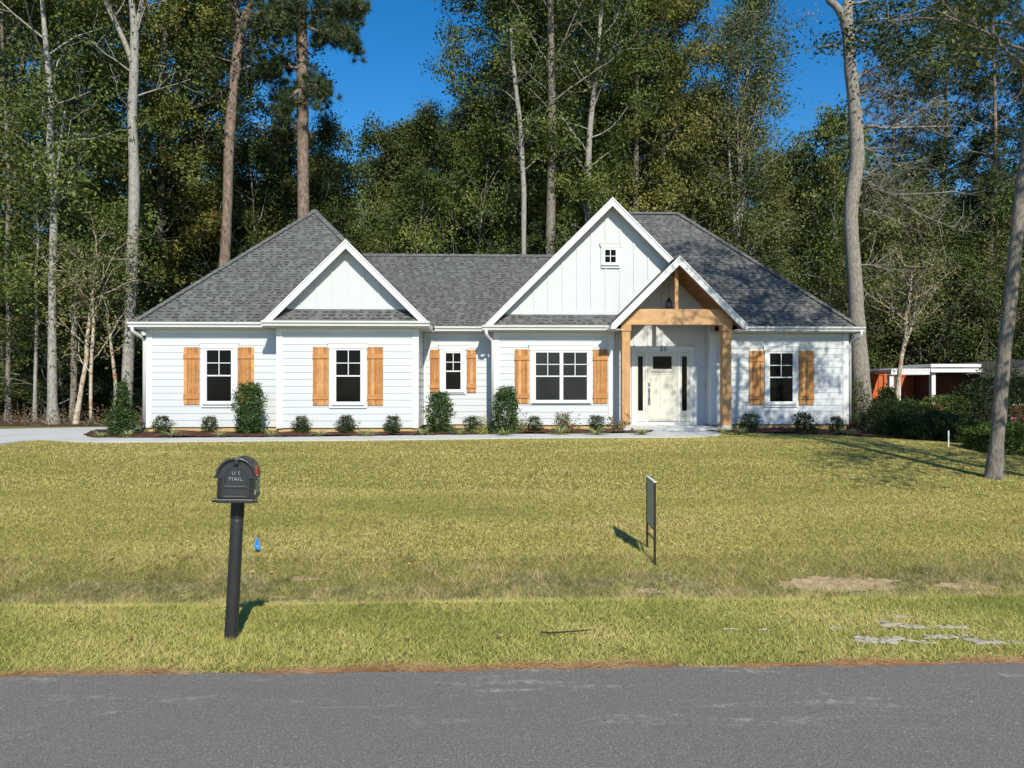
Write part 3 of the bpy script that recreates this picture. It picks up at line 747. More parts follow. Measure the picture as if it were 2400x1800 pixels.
for s in (-1, 1):
    e = upc + s * hp
    mb.prism([(upc, za), (e, ZE), (e + s * .02, ZE - .13), (e - s * .10, ZE - .13), (upc, za - .245)], vP, vP + .04)
    mb.prism([(upc, za + .005), (e, ZE + .005), (e, ZE - .045), (upc, za - .045)], vP - .018, vP - .001)
mb.build('rake_board', M['trim_paint'], house)
mb = HB()
for s, vv in ((-1, vRB - .36), (1, vFR - .11)):
    e = upc + s * hp
    mb.box(e - .01, e + .01, vP + .041, vv, ZE - .13, ZE - .01)
    mb.box(e, e - s * .30, vP + .041, vM - .03 if s > 0 else vRB - .03, ZE - .145, ZE - .132)
mb.build('fascia', M['trim_paint'], house)
mb = HB()        # return walls above the beam line, closing the sides of the vault
mb.box(uE0 - .10, uE0 - .005, vM + .01, vD, 3.2, under(uE0, .09)); mb.box(uE1 + .005, uE1 + .10, vM + .01, vD, 3.2, under(uE1 + .1, .09))
mb.box(uRBr - .1, uE0 - .1, vM + .005, vM + .1, 3.2, 3.3)
mb.build('wall', M['siding_paint'], house)
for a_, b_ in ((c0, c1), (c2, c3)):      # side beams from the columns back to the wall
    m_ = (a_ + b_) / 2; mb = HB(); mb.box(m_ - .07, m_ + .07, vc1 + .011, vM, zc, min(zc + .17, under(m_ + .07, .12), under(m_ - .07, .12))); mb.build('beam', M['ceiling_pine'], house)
mb = HB(); mb.box(uE0 - .03, uE1 + .03, vM - .9, vD + .1, .40, .50); mb.box(uw0, uw1, vM - .35, vD, .501, .515)
mb.build('porch_slab', M['concrete'], house)

# pendant lamp in the porch
pu = U(1568, 21.35); pw = uv2w(pu, 21.35)
zc_ = ZE + hp - abs(pu - upc) - .10
zl0 = Z(1568, 722, 21.35)
lamp = empty('pendant_lamp', (pw[0], pw[1], zl0), TH)
tag(lamp, 'black pendant lamp with smoked glass shade hanging in the porch gable', 'lamp')
mb = MB(); mb.tube([(0, 0, .30), (0, 0, zc_ - zl0)], .006, 6); mb.tube([(0, 0, zc_ - zl0 - .03), (0, 0, zc_ - zl0)], .06, 12); mb.build('cord', M['dark_metal'], lamp)
mb = MB(); mb.tube([(0, 0, .20), (0, 0, .24), (0, 0, .30)], [.085, .05, .02], 12)
for k in range(6):
    a_ = k * math.pi / 3; mb.tube([(.085 * math.cos(a_), .085 * math.sin(a_), .20), (.10 * math.cos(a_), .10 * math.sin(a_), 0)], .006, 5)
mb.tube([(.1 * math.cos(k * R(30)), .1 * math.sin(k * R(30)), 0) for k in range(13)], .006, 5)
mb.build('cage', M['dark_metal'], lamp)
mb = MB(); mb.tube([(0, 0, .20), (0, 0, .01)], [.078, .092], 16, cap=False); mb.build('lamp_shade', M['smoked'], lamp, smooth=True)
mb = MB(); mb.tube([(0, 0, .20), (0, 0, .15), (0, 0, .10), (0, 0, .06), (0, 0, .045)], [.012, .016, .03, .022, .004], 10); mb.build('bulb', M['bulb'], lamp, smooth=True)
# ------------------------------------------------------------------ growing things
rng = np.random.default_rng(11)
def unit(v): return v / (np.linalg.norm(v, axis=-1, keepdims=True) + 1e-9)
def leaf_mesh(name, centers, per, spread, size, tri=False, up=.35, seed=0, flat=.75, aspect=.55, shape='leaf', coh=.95):
    g = np.random.default_rng(seed + 100)
    c = np.repeat(np.asarray(centers, float), per, axis=0); n = len(c)
    if shape == 'tuft':                 # pine: needles radiating from each bud
        d = unit(g.normal(size=(n, 3)) + np.array([0, 0, .35]))
        L = size * g.uniform(.7, 1.2, (n, 1)); s = unit(np.cross(d, g.normal(size=(n, 3)))) * size * .045
        c = c + g.normal(size=(n, 3)) * .03
        v = np.stack([c - s, c + s, c + d * L], 1).reshape(-1, 3)
        return np_mesh(name, v, 3, {'rnd': np.clip(np.repeat(g.random(n // per), per) * .6 + g.random(n) * .4, 0, 1)})
    off = g.normal(size=(n, 3)) * spread; off[:, 2] *= flat
    c = c + off
    cn = np.repeat(unit(g.normal(size=(len(centers), 3)) + np.array([0, 0, up])), per, axis=0)
    nrm = unit(g.normal(size=(n, 3)) * .55 + cn * coh + np.array([0, -.1, up * .6])); a = unit(np.cross(nrm, g.normal(size=(n, 3)))); b = np.cross(nrm, a)
    s = size * g.uniform(.6, 1.25, (n, 1)) * .5
    a = a * s; b = b * s * aspect; fold = nrm * s * .25
    v = np.stack([c - a, c + b - a * .1 + fold, c + a, c - b - a * .1 + fold], 1).reshape(-1, 3)
    clump = np.repeat(g.random(len(centers)), per)
    return np_mesh(name, v, 4, {'rnd': np.clip(clump * .6 + g.random(n) * .45, 0, 1)})

def curve(p, d, L, n, g, wob=.12, grav=0.0, lift=0.0):
    pts = [np.array(p, float)]; d = np.array(d, float); d /= np.linalg.norm(d)
    for i in range(n):
        d = d + g.normal(size=3) * wob + np.array([0, 0, lift - grav]); d /= np.linalg.norm(d)
        pts.append(pts[-1] + d * L / n)
    return pts, d
def limbs_of(mb, trunk, rad, h0, n, lenf, elev, g, sub=5, twigs=2, lift=.05, bare=.0, rscale=1.0, tuft_at=.35):
    """limbs, branches and twigs off a trunk polyline; returns the leaf cluster centres"""
    T = np.array(trunk); seg = np.r_[0, np.cumsum(np.linalg.norm(np.diff(T, axis=0), axis=1))]; Lt = seg[-1]
    cs = []; az = g.uniform(0, 6.28)
    for i in range(n):
        f = h0 + (1 - h0) * ((i + g.uniform(0, .9)) / n); s = f * Lt
        p = np.array([np.interp(s, seg, T[:, k]) for k in range(3)]); r = float(np.interp(s, seg, rad))
        az += 2.4 + g.uniform(-.5, .5); e = R(elev * g.uniform(.5, 1.3)) + (f - h0) / (1 - h0 + 1e-6) * .5
        L = lenf((f - h0) / (1 - h0 + 1e-6)) * g.uniform(.7, 1.2)
        d = (math.cos(az) * math.cos(e), math.sin(az) * math.cos(e), math.sin(e))
        pts, dd = curve(p, d, L, 5, g, .16, lift=lift)
        r1 = min(r * .45, .012 + L * .011) * rscale
        mb.tube(pts, np.linspace(r1, .012, 6), 5, cap=False)
        for j in range(sub):
            q = int(g.integers(2, 6)); d2 = unit(np.array(d) * .7 + g.normal(size=3) * .7)
            p2, d3 = curve(pts[q], d2, L * g.uniform(.25, .5), 3, g, .2, lift=lift * .5)
            mb.tube(p2, np.linspace(max(.011, r1 * .35), .007, 4), 4, cap=False)
            if g.random() < bare: continue
            cs += [p2[-1], p2[-2]]
            for k in range(twigs):
                p4, _ = curve(p2[-1 - (k % 2)], unit(d3 + g.normal(size=3) * .8), L * g.uniform(.12, .25), 2, g, .2)
                mb.tube(p4, [.009, .007, .005], 3, cap=False); cs.append(p4[-1])
        cs.append(pts[-1])
    return cs
def trunk_line(H, r, g, wob=.02, n=9, lean=0):
    pts = [np.array([0, 0, -.15])]; d = np.array([lean, 0, 1.0])
    for i in range(n):
        d = d + np.array([g.normal() * wob, g.normal() * wob, 0]); d /= np.linalg.norm(d); pts.append(pts[-1] + d * H / n)
    rad = [r * 1.35] + [r * (1 - .85 * (i / n) ** 1.1) for i in range(1, n + 1)]
    return pts, rad
def make_variant(seed, H, r, h0, n, lenf, elev, leafmat, barkmat, per=22, spread=.32, size=.17, sub=5, twigs=2, wob=.02, lift=.05, bare=0, shape='leaf', cname='crown', extra=0):
    g = np.random.default_rng(seed)
    mb = MB(); pts, rad = trunk_line(H, r, g, wob)
    mb.tube(pts, rad, 9)
    cs = limbs_of(mb, pts, rad, h0, n, lenf, elev, g, sub, twigs, lift, bare)
    mb.sm = True; me = mb.mesh('trunk'); me.materials.append(M[barkmat])
    lm = leaf_mesh('crown', cs, per, spread, size, seed=seed, shape=shape); lm.materials.append(M[leafmat])
    return me, lm
dome = lambda a: (lambda t: a * (.35 + .65 * math.sin(math.pi * min(1, .12 + t * .9)) ** .8))
cone = lambda a: (lambda t: a * (1.05 - .85 * t))
V = {}
V['tall'] = [make_variant(s, 24, .26, .22, 40, dome(4.1), 24, 'leaf_forest', 'bark_grey', 74, .27, .165, sub=4, twigs=1) for s in (1, 2, 3)]
V['street'] = [make_variant(31, 11, .16, .45, 24, dome(2.8), 20, 'leaf_forest', 'bark_grey', 20, .28, .13, sub=4, twigs=1)]
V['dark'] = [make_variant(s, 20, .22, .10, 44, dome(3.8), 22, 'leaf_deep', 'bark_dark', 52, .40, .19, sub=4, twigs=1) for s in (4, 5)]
V['slim'] = [make_variant(s, 20, .16, .18, 32, dome(2.8), 32, 'leaf_forest', 'bark_pale', 56, .25, .15, sub=4, twigs=1, wob=.035) for s in (6, 7)]
V['under'] = [make_variant(s, 9, .07, .08, 34, dome(2.6), 20, 'leaf_forest', 'bark_pale', 48, .20, .12, sub=4, twigs=1, wob=.05) for s in (8, 9, 10)]
V['wispy'] = [make_variant(s, 17, .12, .12, 44, cone(2.9), 55, 'leaf_wispy', 'bark_pale', 20, .32, .13, sub=6, twigs=3, lift=.12, wob=.03) for s in (12, 13)]
V['pine'] = [make_variant(s, 24, .24, .50, 30, dome(3.6), 12, 'leaf_pine', 'bark_pine', 42, 0, .26, sub=8, twigs=2, shape='tuft', lift=.08) for s in (14, 15)]
V['bush'] = [make_variant(s, 3.2, .04, .02, 26, dome(1.7), 40, 'leaf_deep', 'bark_dark', 22, .2, .12, sub=4, wob=.05) for s in (16, 17)]
V['twiggy'] = [make_variant(s, 9, .08, .20, 34, dome(3.2), 22, 'leaf_wispy', 'twig', 13, .34, .125, sub=7, twigs=3, wob=.05, bare=.12) for s in (18, 19)]
def tree(name, kind, X, Y, H, label, group, k=None, cat='tree', wide=1.0):
    vs = V[kind]; k = random.randrange(len(vs)) if k is None else k
    base = {'tall': 24, 'dark': 20, 'slim': 20, 'under': 9, 'street': 11, 'wispy': 17, 'pine': 24, 'bush': 3.2, 'twiggy': 9}[kind]
    e = empty(name, (X, Y, gz(X, Y) - .02), random.uniform(0, 6.28)); s = H / base
    w = s ** .6 * wide
    tag(e, label, cat, group)
    a = link('trunk', vs[k][0], None, e); b = link('crown', vs[k][1], None, e)
    for o in (a, b): o.scale = (w, w, s)
    if kind in ('tall', 'slim', 'under'):
        b.material_slots[0].link = 'OBJECT'; b.material_slots[0].material = M[random.choice(['leaf_forest', 'leaf_green', 'leaf_deep', 'leaf_deep', 'leaf_deep', 'leaf_forest', 'leaf_green', 'leaf_olive'])]
    if cat == 'bush': a.name = 'stem'; b.name = 'foliage'
    return e
def zone(px0, px1, D0, D1, n, kinds, H0, H1, label, group, name='woodland_tree', cat='tree', wide=1.0):
    random.seed(px0 * 13 + len(label))
    for i in range(n):
        px = px0 + (px1 - px0) * (i + random.uniform(.1, .9)) / n; D = random.uniform(D0, D1)
        tree(name, kinds[i % len(kinds)], (px - CX) / FPX * D, D, random.uniform(H0, H1), label, group, cat=cat, wide=wide)
g1 = 'leafy trees of the wood left of the house'
zone(-260, 70, 30, 37, 3, ['tall', 'slim'], 20, 25, 'tall leafy tree among the mass of woodland left of the house', g1)
zone(215, 340, 31, 36, 2, ['tall', 'slim'], 20, 25, 'tall leafy tree among the mass of woodland left of the house', g1)
zone(-160, 330, 27, 33, 10, ['under'], 5, 8, 'low leafy tree under the tall woodland left of the house', 'low trees of the wood left of the house', 'understory_tree')
zone(330, 500, 35, 43, 4, ['tall', 'slim', 'tall'], 22, 25, 'tall dense tree in the woodland behind the left hip roof', 'tall trees behind the left hip roof')
zone(300, 640, 36.5, 41, 7, ['under'], 9, 13, 'low leafy tree in the woodland behind the left hip roof', 'low trees behind the left hip roof', 'understory_tree')
zone(610, 1010, 37, 43, 8, ['wispy', 'under'], 13.5, 16.3, 'mid-height loose tree behind the gap between the gables', 'mid-height trees below the open sky', 'understory_tree')
zone(600, 1010, 35, 39, 6, ['under'], 8.5, 11, 'low green tree just above the middle roof ridge', 'low trees above the middle ridge', 'understory_tree')
zone(1135, 1550, 37, 45, 8, ['tall', 'tall', 'slim'], 23, 26, 'tall dense broadleaf tree in the mass behind the big gable', 'tall trees behind the big gable')
zone(980, 1700, 35, 40, 7, ['under'], 8, 13, 'low leafy tree in the mass behind the big gable', 'low trees behind the big gable', 'understory_tree')
zone(1700, 1990, 39, 44, 6, ['under', 'wispy'], 13.5, 16.5, 'loose green tree behind the right hip roof', 'trees behind the right hip roof', 'understory_tree')
zone(2090, 2560, 41, 46, 5, ['pine', 'tall'], 22, 25, 'tall tree in the mass beyond the neighbouring garden', 'tall trees beyond the neighbouring garden')
zone(1900, 2480, 42, 47, 8, ['under', 'dark', 'wispy'], 10, 14, 'mid-height tree behind the orange garden fence', 'trees behind the orange fence', 'understory_tree')
zone(1960, 2500, 42, 47, 7, ['twiggy'], 9.5, 13, 'twiggy thin-leaved tree standing near the orange fence', 'twiggy trees near the orange fence', 'understory_tree')
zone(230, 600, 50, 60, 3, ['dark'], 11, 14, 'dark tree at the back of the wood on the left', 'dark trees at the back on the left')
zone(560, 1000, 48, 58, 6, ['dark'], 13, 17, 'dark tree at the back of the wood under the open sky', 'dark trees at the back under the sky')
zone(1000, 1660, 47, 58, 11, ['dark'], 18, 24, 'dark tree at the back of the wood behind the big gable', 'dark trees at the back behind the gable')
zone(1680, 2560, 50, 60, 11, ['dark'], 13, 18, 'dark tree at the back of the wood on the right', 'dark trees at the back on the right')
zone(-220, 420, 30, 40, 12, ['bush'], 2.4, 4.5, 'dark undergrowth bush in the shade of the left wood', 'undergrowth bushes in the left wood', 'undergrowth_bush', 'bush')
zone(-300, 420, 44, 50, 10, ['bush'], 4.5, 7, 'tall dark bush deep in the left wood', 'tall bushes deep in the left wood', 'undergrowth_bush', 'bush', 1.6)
zone(1900, 2500, 45, 50, 8, ['bush'], 4.5, 7, 'tall dark bush behind the orange fence', 'tall bushes behind the orange fence', 'undergrowth_bush', 'bush', 1.6)

# trees one can tell apart: trunks follow their own course
def course(pts, D, drift=0.0):
    out = []; rad = []
    for i, (x, y, w) in enumerate(pts):
        d = D + drift * i; p = at(x * 1.085, y * 1.085, d); out.append(np.array(p)); rad.append(w * 1.085 / 2 / FPX * d)
    return out, rad
def densify(P, Rr, n=4, wob=.0, g=None):
    P = np.array(P); t = np.arange(len(P)); tt = np.linspace(0, len(P) - 1, (len(P) - 1) * n + 1)
    Q = np.stack([np.interp(tt, t, P[:, k]) for k in range(3)], 1)
    # smooth
    for _ in range(2): Q[1:-1] = (Q[:-2] + 2 * Q[1:-1] + Q[2:]) / 4
    rr = np.interp(tt, t, Rr)
    if g is not None: rr = rr * (1 + g.normal(size=len(rr)) * wob)
    return list(Q), list(rr)
def own_tree(name, label, pts, D, barkmat, forks=(), limbs=None, leafmat='leaf_green', per=40, spread=.30, size=.15, seed=50, ext=None, shape='leaf', extra_c=None, k=14):
    g = np.random.default_rng(seed)
    P, rr = course(pts, D)
    b = P[0].copy(); b[2] = gz(b[0], b[1]) - .1
    if ext: P.append(P[-1] + np.array(ext)); rr.append(rr[-1] * .35)
    root = P[0].copy(); 
    if P[0][2] - b[2] > .05: P = [b] + P; rr = [rr[0] * 1.12] + rr
    P, rr = densify(P, rr, 5, .035, g)
    # root flare
    for i in range(len(P)):
        h = P[i][2] - P[0][2]
        rr[i] *= 1 + .45 * math.exp(-h / .22)
    o = (b[0], b[1], b[2]); e = empty(name, o); tag(e, label, 'tree')
    mb = MB(o); mb.tube(P, rr, k); cs = []
    for fk in forks:
        Fp, Fr = course(fk, D); 
        Fp, Fr = densify(Fp, Fr, 4)
        mb.tube(Fp, Fr, 8); 
        cs += limbs_of(mb, Fp, Fr, .35, 8, lambda t: 1.6, 35, g, 4, 1) if limbs else []
    if limbs:
        h0, n, L, el = limbs[:4]; bare = limbs[4] if len(limbs) > 4 else 0
        cs += limbs_of(mb, P, rr, h0, n, dome(L), el, g, 5, 2, bare=bare)
    if extra_c: cs += [np.array(c) for c in extra_c(mb, g)]
    mb.build('trunk', M[barkmat], e, smooth=True)
    if cs:
        lm = leaf_mesh('crown', np.array(cs) - np.array(o), per, spread, size, seed=seed, shape=shape); link('crown', lm, M[leafmat], e)
    return e
own_tree('pale_tree', 'smooth pale grey forked trunk rising just behind the left corner of the house',
    [(272, 900, 24), (276, 800, 23), (284, 600, 22), (291, 400, 22), (285, 250, 19), (290, 150, 18), (291, 62, 17), (286, 20, 12), (280, -40, 10)], 25.5, 'bark_pale',
    forks=[[(290, 150, 12), (272, 95, 11), (240, 30, 10), (222, -10, 9), (200, -60, 8)], [(292, 65, 10), (306, 10, 9), (316, -60, 8)]], limbs=(.50, 9, 2.0, 35, .5), per=8, seed=21, ext=(0, 0, 2.5))
own_tree('pale_tree', 'pale trunk with flared roots at the driveway end, tallest of the left wood',
    [(115, 917, 24), (113, 860, 19), (113, 750, 17), (113, 600, 16), (118, 420, 15), (107, 300, 14), (112, 230, 12), (104, 150, 11), (95, 50, 9), (88, -40, 7)], 24.6, 'bark_pale',
    forks=[[(114, 560, 7), (122, 400, 6), (131, 300, 5), (140, 240, 4)]], limbs=(.40, 17, 3.0, 25), seed=22, per=16, size=.15, ext=(0, 0, 3))
own_tree('shaded_tree', 'grey dappled trunk between the flared pale trunk and the leaning one',
    [(156, 917, 15), (160, 820, 13), (160, 720, 12), (168, 600, 10), (172, 480, 8)], 26.0, 'bark_grey', limbs=(.50, 16, 2.2, 30), seed=23, size=.13)
own_tree('dark_tree', 'dark thick trunk behind the tall pale trunk on the left',
    [(133, 905, 17), (136, 700, 17), (138, 480, 16), (143, 330, 16), (150, 250, 15), (165, 200, 11), (190, 150, 8), (205, 60, 7)], 30, 'bark_dark', limbs=(.42, 17, 3.4, 20), seed=24, ext=(0, 0, 3))
own_tree('leaning_tree', 'mottled cream trunk leaning right beside the driveway',
    [(163, 916, 12), (171, 870, 10), (177, 830, 9), (187, 780, 9), (187, 740, 8), (194, 690, 8)], 24.4, 'bark_spotted', forks=[[(196, 910, 7), (196, 800, 7), (203, 700, 7), (200, 640, 5)]], limbs=(.75, 14, 1.7, 30), seed=25, size=.11, per=12, leafmat='leaf_wispy', ext=(.2, 0, 1.6))
own_tree('leaning_tree', 'thin mottled trunk leaning left behind the conical holly',
    [(250, 880, 8), (250, 830, 7), (243, 770, 7), (236, 715, 6), (228, 660, 4)], 25.4, 'bark_spotted', limbs=(.6, 9, 1.5, 30, .4), seed=26, size=.11, per=8)
own_tree('slender_tree', 'slender grey trunk farthest left at the wood edge',
    [(18, 905, 13), (17, 820, 10), (20, 700, 9), (14, 560, 8), (20, 400, 8), (12, 250, 7), (5, 100, 6), (2, -20, 5)], 27, 'bark_grey', limbs=(.30, 20, 2.6, 30), seed=27, ext=(0, 0, 2))
own_tree('slender_tree', 'thin bare-topped trunk between the farthest left trunk and the flared one',
    [(75, 915, 9), (76, 820, 7), (80, 700, 7), (77, 600, 6), (84, 500, 5), (76, 400, 4), (72, 330, 3)], 26, 'bark_pale', forks=[[(84, 500, 4), (100, 470, 3), (115, 455, 3)]], limbs=(.5, 8, 1.2, 40, .7), seed=28, per=7)
own_tree('pine_tree', 'leaning pine trunk forked near the top above the left hip roof',
    [(482, 620, 22), (488, 520, 22), (492, 420, 21), (495, 300, 21), (503, 200, 20), (513, 110, 20), (520, 62, 21), (541, 10, 14), (556, -60, 12)], 31.8, 'bark_pine',
    forks=[[(520, 66, 14), (510, 30, 13), (506, -50, 12)]], limbs=(.62, 15, 3.6, 12), leafmat='leaf_deep', seed=29, per=22, size=.17, ext=(.3, 0, 3))
def pine_tufts(mb, g):
    out = []
    for path in ([(652, 60), (620, 52), (590, 60), (560, 48)], [(652, 50), (690, 72), (730, 70), (770, 95)], [(652, 30), (700, 20), (750, 25), (780, 20)], [(652, 20), (620, 10), (600, 15)],
                 [(653, 150), (600, 140), (565, 160)], [(655, 170), (680, 180), (700, 210)], [(652, 190), (620, 215), (610, 250)], [(652, -20), (700, -30), (760, -40)], [(652, -20), (600, -30), (560, -30)]):
        for dD in (-.8, .9):
            P = [np.array(at(x * 1.085, y * 1.085, 33 + dD * i)) for i, (x, y) in enumerate(path)]
            P, rr = densify(P, [.09, .07, .05, .03][:len(P)], 4); mb.tube(P, rr, 6)
            for i in range(3, len(P)):
                for j in range(5):
                    q, _ = curve(P[i], g.normal(size=3), g.uniform(.3, .9), 2, g); mb.tube(q, [.02, .015, .01], 4, cap=False); out += [q[-1], q[-2]]
    return out
own_tree('pine_tree', 'straight reddish pine trunk standing clear above the peak of the left hip roof',
    [(656, 520, 25), (655, 400, 24), (654, 300, 24), (653, 150, 24), (651, 50, 24), (650, -60, 20)], 33, 'bark_pine', leafmat='leaf_pine', seed=30, per=46, spread=0, size=.30, shape='tuft', extra_c=pine_tufts, ext=(0, 0, 5))
own_tree('grey_tree', 'thickest grey trunk rising above the middle roof beside the big gable',
    [(1188, 640, 20), (1189, 500, 20), (1191, 400, 19), (1192, 300, 18), (1192, 200, 17), (1190, 80, 15), (1188, -40, 13)], 33, 'bark_grey', limbs=(.50, 26, 3.6, 28), seed=31, per=18, ext=(0, 0, 3))
own_tree('slender_tree', 'slim crooked pale trunk with a broken bare top left of the thick grey trunk',
    [(1132, 640, 11), (1131, 500, 11), (1132, 420, 11), (1128, 350, 11), (1124, 270, 10), (1113, 180, 9), (1107, 120, 8), (1104, 62, 6)], 32, 'bark_pale', limbs=(.60, 9, 1.8, 30, .5), seed=32, per=12)
own_tree('grey_tree', 'pale grey trunk seen behind the left slope of the big gable',
    [(1268, 560, 14), (1270, 460, 14), (1271, 340, 13), (1275, 270, 12), (1283, 200, 11), (1292, 110, 9), (1300, 0, 8)], 34, 'bark_pale', limbs=(.45, 20, 3.2, 30), seed=33, ext=(0, 0, 3))
own_tree('wispy_tree', 'loose wind-blown tree with grey multiple stems behind the right end of the ridge',
    [(1595, 620, 12), (1592, 500, 12), (1598, 380, 10), (1602, 280, 9), (1612, 180, 7), (1625, 90, 5), (1632, 10, 3)], 38, 'bark_pale', forks=[[(1594, 520, 8), (1612, 380, 6), (1650, 240, 4), (1668, 130, 3)], [(1594, 560, 8), (1580, 420, 6), (1572, 280, 5), (1578, 170, 3)]],
    limbs=(.30, 46, 3.0, 52), leafmat='leaf_wispy', seed=34, per=30, size=.14, spread=.36, ext=(.1, 0, .6))
own_tree('spotted_tree', 'short cream mottled trunk in front of the orange fence',
    [(1936, 870, 10), (1941, 820, 9), (1947, 770, 9), (1957, 730, 8), (1955, 690, 8), (1965, 640, 6)], 31, 'bark_spotted', forks=[[(1950, 760, 6), (1972, 700, 5), (1980, 640, 4)]], limbs=(.55, 16, 2.2, 30, .3), leafmat='leaf_wispy', seed=35, per=9, size=.12, ext=(.1, 0, 1.2))
def right_limbs(mb, g):
    out = []; f = lambda x, y: (1600 + x / 2.5925, y / 2.5925)
    B = [([(1065, 775), (1150, 765), (1230, 782), (1400, 772), (1600, 768)], .075), ([(1230, 780), (1330, 750), (1400, 700), (1470, 660), (1530, 595)], .05), ([(1055, 590), (1075, 560), (1130, 545), (1220, 555), (1310, 592)], .045),
         ([(1090, 890), (1140, 915), (1180, 950), (1260, 1000), (1390, 1022)], .04), ([(1060, 1200), (1100, 1155), (1140, 1135), (1250, 1180), (1400, 1182), (1640, 1165)], .055), ([(1140, 1135), (1260, 1200), (1370, 1262), (1500, 1330), (1700, 1400)], .045),
         ([(1065, 1085), (1090, 1075), (1140, 1112), (1200, 1160)], .035), ([(1065, 730), (1090, 680), (1120, 658), (1220, 620)], .055), ([(1030, 210), (1060, 170), (1100, 130), (1180, 90)], .06), ([(1060, 480), (1090, 450), (1130, 430), (1240, 370)], .055),
         ([(1055, 640), (1062, 560), (1070, 500)], .04), ([(1075, 1612), (1150, 1608), (1240, 1640)], .03), ([(1065, 1290), (1100, 1270), (1180, 1290), (1290, 1340)], .03), ([(1085, 1050), (1110, 1048), (1145, 1065)], .03)]
    for path, r in B:
        dd = g.uniform(-.5, .5)
        P = [np.array(at(*f(x, y), 23.4 + dd * i * .5)) for i, (x, y) in enumerate(path)]
        P, rr = densify(P, np.linspace(r, .014, len(P)), 4); mb.tube(P, rr, 6)
        for i in range(2, len(P), 1):
            for j in range(2):
                q, d_ = curve(P[i], np.array([g.uniform(.2, 1), g.normal() * .5, g.normal() * .6]), g.uniform(.4, 1.3), 4, g, .2); mb.tube(q, np.linspace(.013, .005, 5), 4, cap=False)
                q2, _ = curve(q[2], np.array([g.uniform(0, 1), g.normal() * .6, g.normal() * .7]), g.uniform(.3, .7), 3, g, .2); mb.tube(q2, np.linspace(.009, .004, 4), 3, cap=False)
                if g.random() < .18: out += [q2[-1]]
    for (x0, x1, y0, y1, n) in ((1010, 1330, 0, 330, 130), (1250, 1700, -60, 420, 150), (790, 960, 250, 320, 18)):
        for i in range(n):
            out.append(np.array(at(*f(g.uniform(x0, x1), g.uniform(y0, y1)), 23.4 + g.normal() * 1.2)))
    for path in ([(955, 290), (900, 270), (850, 285), (790, 285)], [(1045, 240), (1130, 260), (1230, 240), (1330, 200)], [(1010, 30), (1100, 10), (1250, -30), (1450, -40)], [(1100, 130), (1250, 110), (1400, 150), (1600, 240)]):
        P, rr = densify([np.array(at(*f(x, y), 23.4)) for x, y in path], [.045, .03, .02, .01], 4); mb.tube(P, rr, 5)
    return out
own_tree('oak_tree', 'big grey trunk behind the right corner of the house with bare limbs reaching right',
    [(1868, 940, 44), (1864, 880, 40), (1857, 790, 37), (1850, 680, 33), (1847, 610, 31), (1838, 500, 30), (1838, 440, 29), (1852, 350, 31), (1850, 300, 29), (1846, 230, 27), (1836, 140, 25), (1833, 80, 25), (1826, 30, 26), (1845, -30, 20), (1860, -120, 16)], 23.4, 'bark_oak',
    forks=[[(1824, 40, 20), (1806, 12, 16), (1790, 2, 14), (1775, -40, 12)]], seed=36, per=14, size=.13, spread=.22, extra_c=right_limbs, leafmat='leaf_deep', k=18)
def shade_crown(mb, g):
    out = []
    for i in range(18):
        z0 = 6.8 + i * .42; p = np.array([8.9 + i * .08, 12.6, z0]); a = g.uniform(0, 6.28)
        for j in range(2):
            a += 2.6; d = (math.cos(a), math.sin(a) * .8, .45); q, dd = curve(p, d, g.uniform(1.8, 3.0), 5, g, .15); mb.tube(q, np.linspace(.035, .01, 6), 5, cap=False)
            for k in range(7):
                q2, _ = curve(q[int(g.integers(2, 6))], g.normal(size=3) + np.array([0, 0, .3]), g.uniform(.5, 1.1), 3, g, .2); mb.tube(q2, np.linspace(.011, .004, 4), 3, cap=False); out += [q2[-1], q2[-2]]
    return [c for c in out if not (c[0] < 7.4 and c[2] < 9.5)]
own_tree('slender_tree', 'leaning grey trunk alone on the lawn at the right edge',
    [(2146, 1043, 31), (2151, 985, 29), (2161, 860, 28), (2169, 760, 27), (2183, 650, 26), (2195, 520, 25), (2205, 420, 24), (2222, 300, 24), (2240, 150, 21), (2255, 0, 18), (2262, -200, 15)], 12.6, 'bark_grey', seed=37, per=27, size=.12, spread=.19, extra_c=shade_crown, k=18, leafmat='leaf_wispy')
# two garden trees of the street whose crowns shade the lawn, the hedge and the right wall
tree('shade_tree', 'under', 17.4, 11.5, 11, 'leafy tree shading the hedge from the right', None, 0)
tree('shade_tree', 'street', 10.4, 7.4, 11.5, 'leafy tree shading the lawn from the right', None, 0, wide=1.15)
tree('shade_tree', 'street', 14.2, 6.6, 12, 'second leafy tree shading the right end of the lawn', None, 0, wide=1.2)
tree('shade_tree', 'under', 22.5, 16.5, 12, 'leafy tree shading the neighbouring garden from the right', None, 2)

# ------------------------------------------------ shrubs of the bed
def shrub_mesh(w, h, prof, n, size, seed, per=9, spread=.05, leafmat='leaf_holly'):
    g = np.random.default_rng(seed); cs = []
    while len(cs) < n:
        z = g.random(); a = g.uniform(0, 6.28); r = prof(z) * w / 2 * (g.uniform(.45, 1.08) ** .6) * (1 + .30 * math.sin(2 * a + 7 * z + seed) + .16 * math.sin(7 * a - 9 * z) + (.35 if g.random() < .05 else 0))
        cs.append((math.cos(a) * r, math.sin(a) * r, .03 + z * h * g.uniform(.92, 1.04)))
    lm = leaf_mesh('foliage', cs, per, spread, size, seed=seed, aspect=.5); lm.materials.append(M[leafmat])
    mb = MB()
    for k in range(9):
        a = k * 2.4; t = g.uniform(.6, .97)
        q, _ = curve((0, 0, -.03), (math.cos(a) * .35 * w / h, math.sin(a) * .35 * w / h, 1), h * t, 5, g, .07); mb.tube(q, np.linspace(.014, .003, 6), 4, cap=False)
    sm = mb.mesh('stem'); sm.materials.append(M['bark_dark']); return lm, sm
